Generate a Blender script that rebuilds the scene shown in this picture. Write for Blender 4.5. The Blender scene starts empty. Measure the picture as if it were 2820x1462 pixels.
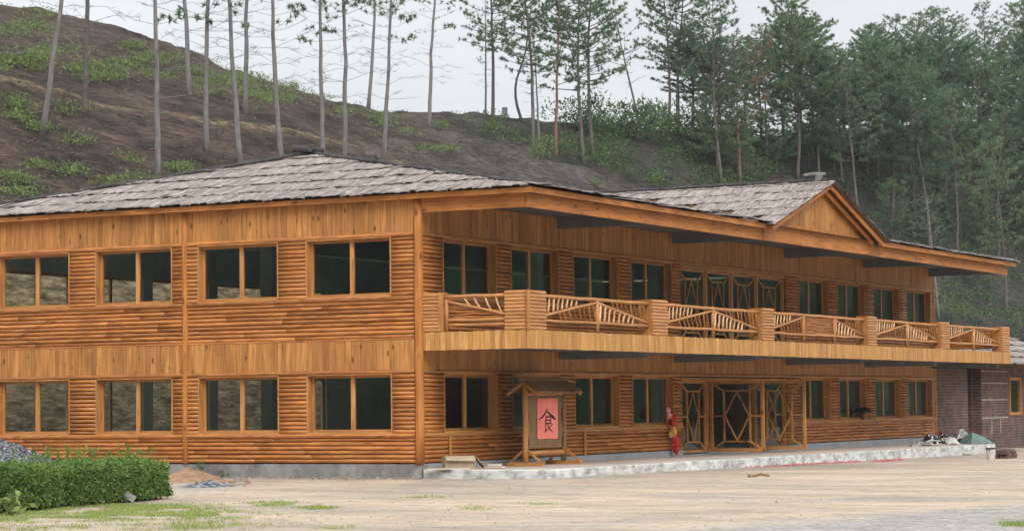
import bpy, math, random
import numpy as np
from mathutils import Vector, Matrix, noise
random.seed(7)
sc = bpy.context.scene
COL = sc.collection
RAD = math.radians
# ------------------------------------------------------------------ camera
CP = np.array([-50.778, -29.510, 1.3688]); YAW, PITCH, ROLL, FP = RAD(27.9709), RAD(3.2566), RAD(-0.65407), 6748.96
def cam_axes():
    f = np.array([math.cos(PITCH)*math.cos(YAW), math.cos(PITCH)*math.sin(YAW), math.sin(PITCH)])
    r = np.array([math.sin(YAW), -math.cos(YAW), 0.0]); u = np.cross(r, f)
    c, s = math.cos(ROLL), math.sin(ROLL)
    return c*r+s*u, -s*r+c*u, f
AR, AU, AF = cam_axes()
cd = bpy.data.cameras.new('camera'); cam = bpy.data.objects.new('camera', cd); COL.objects.link(cam)
m = Matrix(((AR[0], AU[0], -AF[0], CP[0]), (AR[1], AU[1], -AF[1], CP[1]), (AR[2], AU[2], -AF[2], CP[2]), (0, 0, 0, 1)))
cam.matrix_world = m
cd.sensor_width = 36; cd.lens = FP/2820*36; cd.clip_start = .5; cd.clip_end = 3000
sc.camera = cam
# ------------------------------------------------------------------ light
SUN_EL, SUN_AZ = RAD(38), RAD(226)          # azimuth of the sun measured from +X towards +Y
w = bpy.data.worlds.new('World'); sc.world = w; w.use_nodes = True
nt = w.node_tree; bgn = nt.nodes['Background']
sky = nt.nodes.new('ShaderNodeTexSky'); sky.sky_type = 'NISHITA'; sky.sun_disc = False
sky.sun_elevation = SUN_EL; sky.sun_rotation = math.pi/2-SUN_AZ; sky.dust_density = 4; sky.air_density = 1.2
tc = nt.nodes.new('ShaderNodeTexCoord'); sx = nt.nodes.new('ShaderNodeSeparateXYZ')
rmp = nt.nodes.new('ShaderNodeValToRGB'); mixn = nt.nodes.new('ShaderNodeMixRGB')
e = rmp.color_ramp.elements
SKYK = 1.0
e[0].position = 0.0; e[0].color = (.405, .42, .44, 1)
e[1].position = 1.0; e[1].color = (.98, 1.0, 1.04, 1)
e2 = rmp.color_ramp.elements.new(.17); e2.color = (.425, .44, .46, 1)
vm = nt.nodes.new('ShaderNodeVectorMath'); vm.operation = 'SCALE'; vm.inputs['Scale'].default_value = 20.0
nt.links.new(tc.outputs['Generated'], sx.inputs[0]); nt.links.new(sx.outputs['Z'], rmp.inputs[0])
nt.links.new(rmp.outputs[0], vm.inputs[0])
mixn.inputs[0].default_value = .9
cn = nt.nodes.new('ShaderNodeTexNoise'); cn.inputs['Scale'].default_value = 5; cn.inputs['Detail'].default_value = 6
cmap = nt.nodes.new('ShaderNodeMapping'); cmap.inputs['Scale'].default_value = (1, 1, 3.5); nt.links.new(tc.outputs['Generated'], cmap.inputs[0]); nt.links.new(cmap.outputs[0], cn.inputs['Vector'])
cr_ = nt.nodes.new('ShaderNodeMapRange'); cr_.inputs['From Min'].default_value = .35; cr_.inputs['From Max'].default_value = .65; cr_.inputs['To Min'].default_value = 18.6; cr_.inputs['To Max'].default_value = 21.6
nt.links.new(cn.outputs['Fac'], cr_.inputs['Value']); nt.links.new(cr_.outputs[0], vm.inputs['Scale'])
nt.links.new(sky.outputs[0], mixn.inputs[1]); nt.links.new(vm.outputs[0], mixn.inputs[2])
nt.links.new(mixn.outputs[0], bgn.inputs[0]); bgn.inputs[1].default_value = .1
sl = bpy.data.lights.new('sun', 'SUN'); so = bpy.data.objects.new('sun', sl); COL.objects.link(so)
sl.energy = 1.7; sl.angle = RAD(28); sl.color = (1, .96, .9)
sd = Vector((math.cos(SUN_EL)*math.cos(SUN_AZ), math.cos(SUN_EL)*math.sin(SUN_AZ), math.sin(SUN_EL)))
so.rotation_euler = sd.to_track_quat('Z', 'Y').to_euler()
so.location = (0, -20, 40)
sc.view_settings.view_transform = 'Standard'; sc.view_settings.look = 'None'; sc.view_settings.gamma = 1
sc.view_settings.exposure = 0.1
sc.cycles.max_bounces = 8; sc.cycles.transparent_max_bounces = 16; sc.cycles.volume_bounces = 0
# ------------------------------------------------------------------ helpers: picture point -> place
S = 2820/2576.0
def ray(x, y):
    d = AR*((x-1410)/FP) + AU*(-(y-731)/FP) + AF
    return d
def at(x, y, D):                 # x, y in the photograph's pixels, D metres of depth
    return CP + ray(x, y)*D
def onY(x, y, Y0=0.0):
    d = ray(x, y); t = (Y0-CP[1])/d[1]; return CP + d*t
def onX(x, y, X0=0.0):
    d = ray(x, y); t = (X0-CP[0])/d[0]; return CP + d*t
def gz(x, y):                    # height of the yard
    if x > 2: z = -.345-.0062*min(x-2, 50)
    else: z = -.345-.004*min(2-x, 20)
    return z
def onG(x, y, dz=0.0):
    d = ray(x, y); t = (-.4+dz-CP[2])/d[2]
    for _ in range(6):
        P = CP+d*t; t = (gz(P[0], P[1])+dz-CP[2])/d[2]
    return CP+d*t
# ------------------------------------------------------------------ helpers: materials
def new_mat(name):
    mt = bpy.data.materials.new(name); mt.use_nodes = True
    n = mt.node_tree; b = n.nodes['Principled BSDF']
    return mt, n, b
def N(n, t, **k):
    o = n.nodes.new(t)
    for a, v in k.items():
        if a in o.inputs.keys(): o.inputs[a].default_value = v
        else: setattr(o, a, v)
    return o
def L(n, a, b): n.links.new(a, b)
def ramp(n, fac, stops, interp='LINEAR'):
    r = n.nodes.new('ShaderNodeValToRGB'); r.color_ramp.interpolation = interp
    el = r.color_ramp.elements
    while len(el) < len(stops): el.new(.5)
    for q, (p, c) in zip(el, stops):
        q.position = p; q.color = (c[0], c[1], c[2], 1)
    L(n, fac, r.inputs[0]); return r.outputs[0]
def mixc(n, fac, a, b, mode='MIX'):
    mx = n.nodes.new('ShaderNodeMixRGB'); mx.blend_type = mode
    for i, v in ((0, fac), (1, a), (2, b)):
        if hasattr(v, 'node'): L(n, v, mx.inputs[i])
        else: mx.inputs[i].default_value = v if i == 0 else (v[0], v[1], v[2], 1)
    return mx.outputs[0]
def g(v): return (v, v, v)
def wood(name, dark, light, knot=(.09, .03, .01), var=.35, rough=.5, knots=.5, bump=.25, sc_v=1.0, kscale=(1.3, 7, 1), ulen=1.6):
    mt, n, b = new_mat(name)
    uv = N(n, 'ShaderNodeUVMap')
    mp = N(n, 'ShaderNodeMapping'); mp.inputs['Scale'].default_value = (ulen, 26*sc_v, 1); L(n, uv.outputs[0], mp.inputs[0])
    ns = N(n, 'ShaderNodeTexNoise', Scale=1.0, Detail=5.0, Roughness=.6, Distortion=.6); L(n, mp.outputs[0], ns.inputs['Vector'])
    col = ramp(n, ns.outputs['Fac'], [(.3, dark), (.62, light)])
    mp2 = N(n, 'ShaderNodeMapping'); mp2.inputs['Scale'].default_value = (.7, 2.2, 1); L(n, uv.outputs[0], mp2.inputs[0])
    n2 = N(n, 'ShaderNodeTexNoise', Scale=1.3, Detail=3.0); L(n, mp2.outputs[0], n2.inputs['Vector'])
    blot = ramp(n, n2.outputs['Fac'], [(.3, g(.66)), (.7, g(1.18))])
    col = mixc(n, .75, col, blot, 'MULTIPLY')
    geo = N(n, 'ShaderNodeNewGeometry')
    rv = ramp(n, geo.outputs['Random Per Island'], [(0, (1-var, 1-var*1.12, 1-var*1.25)), (.5, (1, .98, .93)), (1, (1+var*.55, 1+var*.62, 1+var*.8))])
    col = mixc(n, 1.0, col, rv, 'MULTIPLY')
    mk = N(n, 'ShaderNodeMapping'); mk.inputs['Scale'].default_value = kscale; L(n, uv.outputs[0], mk.inputs[0])
    vo = N(n, 'ShaderNodeTexVoronoi', Scale=1.0); L(n, mk.outputs[0], vo.inputs['Vector'])
    kc = N(n, 'ShaderNodeSeparateColor'); L(n, vo.outputs['Color'], kc.inputs[0])
    ka = N(n, 'ShaderNodeMath', operation='MULTIPLY_ADD'); L(n, kc.outputs[0], ka.inputs[0]); ka.inputs[1].default_value = .13; L(n, vo.outputs['Distance'], ka.inputs[2])
    kf = ramp(n, ka.outputs[0], [(.10, g(knots)), (.27, g(0))])
    col = mixc(n, kf, col, knot)
    L(n, col, b.inputs['Base Color']); b.inputs['Roughness'].default_value = rough
    b.inputs['Specular IOR Level'].default_value = .35
    bp = N(n, 'ShaderNodeBump', Strength=bump, Distance=.02); L(n, ns.outputs['Fac'], bp.inputs['Height']); L(n, bp.outputs[0], b.inputs['Normal'])
    return mt
def noisy(name, stops, scale=3.0, detail=8.0, rough=.9, stretch=(1, 1, 1), bump=.4, dist=.03, stops2=None, scale2=.5, spec=.2, coord='Object', mode='MULTIPLY'):
    mt, n, b = new_mat(name)
    tc = N(n, 'ShaderNodeTexCoord'); mp = N(n, 'ShaderNodeMapping'); mp.inputs['Scale'].default_value = stretch
    L(n, tc.outputs[coord], mp.inputs[0])
    ns = N(n, 'ShaderNodeTexNoise', Scale=scale, Detail=detail, Roughness=.65); L(n, mp.outputs[0], ns.inputs['Vector'])
    col = ramp(n, ns.outputs['Fac'], stops)
    if stops2:
        n2 = N(n, 'ShaderNodeTexNoise', Scale=scale2, Detail=4.0); L(n, mp.outputs[0], n2.inputs['Vector'])
        col = mixc(n, 1.0, col, ramp(n, n2.outputs['Fac'], stops2), mode)
    L(n, col, b.inputs['Base Color']); b.inputs['Roughness'].default_value = rough; b.inputs['Specular IOR Level'].default_value = spec
    bp = N(n, 'ShaderNodeBump', Strength=bump, Distance=dist); L(n, ns.outputs['Fac'], bp.inputs['Height']); L(n, bp.outputs[0], b.inputs['Normal'])
    return mt
def leafmat(name, stops, trans=.35, rough=.7):
    mt, n, b = new_mat(name)
    geo = N(n, 'ShaderNodeNewGeometry')
    tc = N(n, 'ShaderNodeTexCoord'); ns = N(n, 'ShaderNodeTexNoise', Scale=.9, Detail=3.0); L(n, tc.outputs['Object'], ns.inputs['Vector'])
    ad = N(n, 'ShaderNodeMath', operation='MULTIPLY_ADD'); L(n, geo.outputs['Random Per Island'], ad.inputs[0]); ad.inputs[1].default_value = .6
    sb = N(n, 'ShaderNodeMath', operation='MULTIPLY'); L(n, ns.outputs['Fac'], sb.inputs[0]); sb.inputs[1].default_value = .42
    L(n, sb.outputs[0], ad.inputs[2])
    oi = N(n, 'ShaderNodeObjectInfo')
    col = ramp(n, ad.outputs[0], stops)
    rv = ramp(n, oi.outputs['Random'], [(0, (.8, .86, .92)), (1, (1.2, 1.12, 1.0))])
    col = mixc(n, 1.0, col, rv, 'MULTIPLY')
    out = n.nodes['Material Output']
    L(n, col, b.inputs['Base Color']); b.inputs['Roughness'].default_value = rough; b.inputs['Specular IOR Level'].default_value = .2
    tr = N(n, 'ShaderNodeBsdfTranslucent'); L(n, col, tr.inputs[0])
    ms = N(n, 'ShaderNodeMixShader'); ms.inputs[0].default_value = trans
    L(n, b.outputs[0], ms.inputs[1]); L(n, tr.outputs[0], ms.inputs[2]); L(n, ms.outputs[0], out.inputs[0])
    return mt
M = {}
M['log'] = wood('varnished_log', (.325, .108, .025), (.56, .228, .062), var=.28, knots=.8, rough=.38, sc_v=.45, ulen=2.4, bump=.12)
M['board'] = wood('varnished_board', (.33, .130, .033), (.57, .262, .076), var=.24, knots=1.0, sc_v=.7, kscale=(2.4, 5, 1), ulen=1.1)
M['pale'] = wood('pale_board', (.40, .185, .05), (.61, .325, .108), var=.2, knots=.35, sc_v=.7)
M['beamw'] = wood('orange_beam', (.34, .112, .022), (.58, .235, .058), var=.14, knots=.8, kscale=(1.8, 4, 1))
M['trim'] = wood('window_trim', (.38, .165, .048), (.58, .285, .095), var=.15, knots=.5, sc_v=.6)
M['peeled'] = wood('peeled_stick', (.56, .30, .14), (.82, .52, .29), var=.2, knots=.25)
M['rail'] = wood('rail_log', (.39, .158, .05), (.60, .30, .112), var=.15, knots=.45)
M['old'] = wood('weathered_wood', (.12, .07, .035), (.3, .17, .08), var=.25, knots=.5)
M['core'] = noisy('dark_sheathing', [(.3, (.10, .045, .02)), (.7, (.16, .075, .03))], 6)
M['plaster'] = noisy('grey_plaster', [(.3, (.50, .50, .48)), (.7, (.66, .65, .62))], 4, bump=.1)
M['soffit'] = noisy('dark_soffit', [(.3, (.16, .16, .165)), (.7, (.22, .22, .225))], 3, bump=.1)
M['concrete'] = noisy('concrete', [(.3, (.21, .205, .195)), (.7, (.34, .335, .32))], 5, stops2=[(.35, g(.62)), (.65, g(1.1))], scale2=.9, bump=.5)
M['strip'] = noisy('pale_grey_render', [(.3, (.34, .36, .39)), (.7, (.46, .48, .51))], 5, stops2=[(.35, g(.8)), (.65, g(1.05))], scale2=.6)
M['curb'] = noisy('whitewashed_curb', [(.34, (.22, .23, .21)), (.43, (.46, .47, .44)), (.56, (.70, .71, .69))], 2.6, detail=10, stretch=(1, 1, 1.6), stops2=[(.3, g(.72)), (.6, g(1.05))], scale2=1.2, bump=.6)
M['paving'] = noisy('pinkish_screed', [(.3, (.50, .40, .33)), (.7, (.62, .53, .46))], 2.5, stops2=[(.3, g(.85)), (.7, g(1.1))], scale2=.3, bump=.15)
M['bark'] = noisy('pine_bark', [(.3, (.075, .06, .052)), (.7, (.21, .185, .17))], 9, stretch=(1, 1, .25), bump=.8)
M['barkgrey'] = noisy('pale_grey_bark', [(.3, (.12, .11, .105)), (.7, (.28, .265, .255))], 9, stretch=(1, 1, .25), bump=.8)
M['barkred'] = noisy('reddish_bark', [(.3, (.16, .085, .06)), (.7, (.30, .17, .13))], 8, stretch=(1, 1, .3), bump=.8)
M['twig'] = noisy('twig', [(.3, (.07, .055, .05)), (.7, (.15, .125, .115))], 8)
M['twigpale'] = noisy('pale_twig', [(.3, (.16, .145, .14)), (.7, (.30, .28, .27))], 8)
M['needle'] = leafmat('pine_needles', [(.2, (.07, .13, .08)), (.5, (.155, .25, .145)), (.85, (.28, .39, .225))], trans=.5)
M['needle_brown'] = leafmat('dead_needles', [(.2, (.14, .09, .065)), (.5, (.22, .15, .11)), (.85, (.24, .24, .15))], trans=.45)
M['fern'] = leafmat('fern_leaves', [(.2, (.09, .13, .05)), (.5, (.165, .235, .08)), (.85, (.28, .36, .14))])
M['shrubdark'] = leafmat('dark_leaves', [(.2, (.04, .075, .038)), (.5, (.085, .15, .065)), (.85, (.17, .27, .10))])
M['hedge'] = leafmat('hedge_leaves', [(.2, (.08, .14, .035)), (.5, (.19, .30, .07)), (.85, (.38, .50, .16))], trans=.5)
M['fern_dark'] = leafmat('deep_green_leaves', [(.2, (.035, .07, .03)), (.5, (.08, .15, .05)), (.85, (.17, .27, .09))])
M['dry'] = leafmat('dry_grass', [(.2, (.09, .07, .05)), (.5, (.16, .125, .09)), (.85, (.26, .21, .15))])
M['grass'] = leafmat('grass_blades', [(.2, (.18, .24, .07)), (.5, (.28, .37, .11)), (.85, (.42, .48, .2))])
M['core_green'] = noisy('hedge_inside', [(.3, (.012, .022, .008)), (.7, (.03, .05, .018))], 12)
M['ridge'] = noisy('tarred_ridge_log', [(.3, (.03, .03, .032)), (.62, (.085, .08, .08)), (.75, (.3, .22, .19))], 5, bump=.6)
M['brick'] = None
M['redpaper'] = noisy('faded_red_paper', [(.3, (.86, .21, .16)), (.7, (.92, .32, .26))], 2.5, stretch=(1, 1, .6), bump=.05, rough=.8)
M['ink'] = noisy('black_ink', [(.3, (.045, .02, .025)), (.7, (.10, .04, .045))], 8, bump=0)
M['red'] = noisy('red_cloth', [(.3, (.45, .02, .02)), (.7, (.62, .06, .05))], 9, rough=.6)
M['pinkred'] = noisy('red_firecracker_paper', [(.3, (.62, .07, .10)), (.7, (.78, .22, .24))], 3)
M['yellow'] = noisy('yellow_paper', [(.3, (.70, .36, .08)), (.7, (.80, .5, .2))], 9, rough=.6)
M['pink'] = noisy('pink_cloth', [(.3, (.8, .2, .22)), (.7, (.85, .42, .40))], 9, rough=.6)
M['card'] = noisy('damp_cardboard', [(.3, (.33, .25, .16)), (.7, (.46, .38, .28))], 5, stops2=[(.3, (.8, .88, .8)), (.6, g(1.08))], scale2=2.5, bump=.2)
M['stone'] = noisy('grey_stone', [(.3, (.2, .2, .19)), (.7, (.42, .42, .40))], 7)
M['gravel'] = noisy('blue_grey_gravel', [(.35, (.04, .045, .052)), (.5, (.13, .14, .155)), (.68, (.42, .43, .45))], 9, detail=3, bump=1, dist=.06)
M['soil'] = noisy('reddish_soil', [(.3, (.24, .13, .08)), (.7, (.42, .28, .18))], 5, bump=.8)
M['blackp'] = noisy('black_plastic_and_shade', [(.3, (.012, .012, .014)), (.7, (.04, .04, .043))], 5, rough=.45)  # plastic scraps and fittings; also the painted shade in the annex doorway
M['greenp'] = noisy('green_tarp', [(.3, (.10, .16, .14)), (.7, (.20, .30, .26))], 4, rough=.5)
M['white'] = noisy('dirty_white', [(.3, (.42, .40, .38)), (.7, (.68, .66, .63))], 5)
M['metal'] = noisy('galvanised_metal', [(.3, (.2, .2, .2)), (.7, (.45, .45, .44))], 5, rough=.5)
# bark sheets of the roof
mt, n, b = new_mat('bark_roof_sheet')
uv = N(n, 'ShaderNodeUVMap'); mp = N(n, 'ShaderNodeMapping'); mp.inputs['Scale'].default_value = (1.6, 15, 1); L(n, uv.outputs[0], mp.inputs[0])
ns = N(n, 'ShaderNodeTexNoise', Scale=1.2, Detail=8.0, Roughness=.7, Distortion=1.0); L(n, mp.outputs[0], ns.inputs['Vector'])
col = ramp(n, ns.outputs['Fac'], [(.33, (.05, .042, .037)), (.44, (.19, .163, .146)), (.55, (.355, .312, .285)), (.72, (.57, .52, .485))])
geo = N(n, 'ShaderNodeNewGeometry')
col = mixc(n, 1.0, col, ramp(n, geo.outputs['Random Per Island'], [(0, (.8, .78, .77)), (.5, (.97, .94, .93)), (1, (1.12, 1.10, 1.09))]), 'MULTIPLY')
L(n, col, b.inputs['Base Color']); b.inputs['Roughness'].default_value = .85; b.inputs['Specular IOR Level'].default_value = .2
bp = N(n, 'ShaderNodeBump', Strength=.9, Distance=.03); L(n, ns.outputs['Fac'], bp.inputs['Height']); L(n, bp.outputs[0], b.inputs['Normal'])
M['sheet'] = mt
# glass
mt, n, b = new_mat('window_glass'); out = n.nodes['Material Output']
tr = N(n, 'ShaderNodeBsdfTransparent'); tr.inputs[0].default_value = (.86, .89, .88, 1)
gl = N(n, 'ShaderNodeBsdfGlossy'); gl.inputs['Roughness'].default_value = .03; gl.inputs[0].default_value = (.8, .85, .88, 1)
fr = N(n, 'ShaderNodeFresnel'); fr.inputs[0].default_value = 1.75
mu = N(n, 'ShaderNodeMath', operation='MULTIPLY'); L(n, fr.outputs[0], mu.inputs[0]); mu.inputs[1].default_value = .9
ge = N(n, 'ShaderNodeNewGeometry'); mb_ = N(n, 'ShaderNodeMath', operation='SUBTRACT'); mb_.inputs[0].default_value = 1; L(n, ge.outputs['Backfacing'], mb_.inputs[1]); mu2 = N(n, 'ShaderNodeMath', operation='MULTIPLY'); L(n, mu.outputs[0], mu2.inputs[0]); L(n, mb_.outputs[0], mu2.inputs[1]); mu = mu2
ms = N(n, 'ShaderNodeMixShader'); L(n, mu.outputs[0], ms.inputs[0]); L(n, tr.outputs[0], ms.inputs[1]); L(n, gl.outputs[0], ms.inputs[2]); L(n, ms.outputs[0], out.inputs[0])
M['glass'] = mt
# brick
mt, n, b = new_mat('dark_brick')
tc = N(n, 'ShaderNodeTexCoord'); sp = N(n, 'ShaderNodeSeparateXYZ'); L(n, tc.outputs['Object'], sp.inputs[0])
cb = N(n, 'ShaderNodeCombineXYZ'); ad = N(n, 'ShaderNodeMath', operation='ADD'); L(n, sp.outputs[0], ad.inputs[0]); L(n, sp.outputs[1], ad.inputs[1])
L(n, ad.outputs[0], cb.inputs[0]); L(n, sp.outputs[2], cb.inputs[1])
br = N(n, 'ShaderNodeTexBrick'); br.inputs['Scale'].default_value = 1; br.inputs['Brick Width'].default_value = .42; br.inputs['Row Height'].default_value = .115; br.inputs['Mortar Size'].default_value = .014
br.inputs['Color1'].default_value = (.09, .055, .045, 1); br.inputs['Color2'].default_value = (.22, .075, .052, 1); br.inputs['Mortar'].default_value = (.16, .145, .14, 1); br.inputs['Bias'].default_value = -.3
L(n, cb.outputs[0], br.inputs['Vector']); ns = N(n, 'ShaderNodeTexNoise', Scale=2.0, Detail=5.0); L(n, tc.outputs['Object'], ns.inputs['Vector'])
L(n, mixc(n, 1.0, br.outputs['Color'], ramp(n, ns.outputs['Fac'], [(.3, g(.7)), (.7, g(1.3))]), 'MULTIPLY'), b.inputs['Base Color']); b.inputs['Roughness'].default_value = .85
M['brick'] = mt
# yard
mt, n, b = new_mat('packed_earth')
tc = N(n, 'ShaderNodeTexCoord')
mpy = N(n, 'ShaderNodeMapping'); mpy.inputs['Rotation'].default_value = (0, 0, math.pi/2-YAW); mpy.inputs['Scale'].default_value = (1, .45, 1); L(n, tc.outputs['Object'], mpy.inputs[0])
n1 = N(n, 'ShaderNodeTexNoise', Scale=.3, Detail=8.0, Roughness=.68); L(n, mpy.outputs[0], n1.inputs['Vector'])
n2 = N(n, 'ShaderNodeTexNoise', Scale=5.0, Detail=10.0, Roughness=.75); L(n, tc.outputs['Object'], n2.inputs['Vector'])
n3 = N(n, 'ShaderNodeTexNoise', Scale=.14, Detail=3.0); L(n, tc.outputs['Object'], n3.inputs['Vector'])
base = ramp(n, n1.outputs['Fac'], [(.3, (.29, .26, .215)), (.44, (.40, .345, .28)), (.54, (.48, .395, .31)), (.7, (.60, .49, .39))])
grav = ramp(n, n2.outputs['Fac'], [(.3, (.22, .225, .22)), (.7, (.44, .44, .43))])
# a swathe of grey gravel crossing the near right corner of the yard
sp = N(n, 'ShaderNodeSeparateXYZ'); L(n, tc.outputs['Object'], sp.inputs[0])
ga, gb = onG(1700, 1462), onG(2820, 1385)
dx, dy = gb[0]-ga[0], gb[1]-ga[1]; ln = math.hypot(dx, dy)
q1 = N(n, 'ShaderNodeMath', operation='MULTIPLY_ADD'); L(n, sp.outputs[0], q1.inputs[0]); q1.inputs[1].default_value = -dy/ln; q1.inputs[2].default_value = (ga[0]*dy-ga[1]*dx)/ln
q2 = N(n, 'ShaderNodeMath', operation='MULTIPLY_ADD'); L(n, sp.outputs[1], q2.inputs[0]); q2.inputs[1].default_value = dx/ln; L(n, q1.outputs[0], q2.inputs[2])
q3 = N(n, 'ShaderNodeMath', operation='MULTIPLY_ADD'); L(n, n1.outputs['Fac'], q3.inputs[0]); q3.inputs[1].default_value = 5; L(n, q2.outputs[0], q3.inputs[2])
sw = ramp(n, N(n, 'ShaderNodeMath', operation='MULTIPLY_ADD').outputs[0], [(.35, g(.85)), (.65, g(0))])
mm = sw.node.inputs[0].links[0].from_node; L(n, q3.outputs[0], mm.inputs[0]); mm.inputs[1].default_value = .25; mm.inputs[2].default_value = -.1
gp = ramp(n, n3.outputs['Fac'], [(.55, g(0)), (.66, g(.6))])
col = mixc(n, gp, base, grav); col = mixc(n, sw, col, grav)
n4 = N(n, 'ShaderNodeTexNoise', Scale=1.6, Detail=6.0, Roughness=.7); L(n, mpy.outputs[0], n4.inputs['Vector'])
col = mixc(n, .9, col, ramp(n, n2.outputs['Fac'], [(.33, (.72, .71, .69)), (.66, (1.12, 1.10, 1.07))]), 'MULTIPLY')
col = mixc(n, .9, col, ramp(n, n4.outputs['Fac'], [(.33, (.74, .72, .70)), (.5, (1, .99, .98)), (.66, (1.16, 1.12, 1.08))]), 'MULTIPLY')
L(n, col, b.inputs['Base Color']); b.inputs['Roughness'].default_value = .95; b.inputs['Specular IOR Level'].default_value = .1
bp = N(n, 'ShaderNodeBump', Strength=.6, Distance=.04); L(n, n2.outputs['Fac'], bp.inputs['Height']); L(n, bp.outputs[0], b.inputs['Normal'])
M['yard'] = mt
# hillside
mt, n, b = new_mat('hillside_soil')
tc = N(n, 'ShaderNodeTexCoord'); at_ = N(n, 'ShaderNodeAttribute'); at_.attribute_name = 'zone'
n1 = N(n, 'ShaderNodeTexNoise', Scale=.25, Detail=8.0, Roughness=.65); L(n, tc.outputs['Object'], n1.inputs['Vector'])
mp = N(n, 'ShaderNodeMapping'); mp.inputs['Scale'].default_value = (1, 1, 4); L(n, tc.outputs['Object'], mp.inputs[0])
n2 = N(n, 'ShaderNodeTexNoise', Scale=1.3, Detail=8.0, Roughness=.75); L(n, mp.outputs[0], n2.inputs['Vector'])
brown = ramp(n, n1.outputs['Fac'], [(.34, (.036, .030, .028)), (.5, (.068, .052, .044)), (.66, (.12, .086, .068))])
grey = ramp(n, n1.outputs['Fac'], [(.34, (.042, .039, .038)), (.5, (.072, .066, .062)), (.66, (.115, .103, .092))])
tan = ramp(n, n2.outputs['Fac'], [(.32, (.13, .11, .06)), (.5, (.25, .185, .11)), (.68, (.40, .30, .19))])
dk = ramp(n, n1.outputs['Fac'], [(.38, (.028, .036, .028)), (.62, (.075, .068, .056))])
sp = N(n, 'ShaderNodeSeparateXYZ'); L(n, at_.outputs['Vector'], sp.inputs[0])
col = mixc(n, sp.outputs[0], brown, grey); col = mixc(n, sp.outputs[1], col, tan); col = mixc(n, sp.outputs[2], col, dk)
col = mixc(n, .9, col, ramp(n, n2.outputs['Fac'], [(.36, g(.35)), (.64, g(1.6))]), 'MULTIPLY')
L(n, col, b.inputs['Base Color']); b.inputs['Roughness'].default_value = .95; b.inputs['Specular IOR Level'].default_value = .1
bp = N(n, 'ShaderNodeBump', Strength=.9, Distance=.25); L(n, n2.outputs['Fac'], bp.inputs['Height']); L(n, bp.outputs[0], b.inputs['Normal'])
M['hill'] = mt
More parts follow.
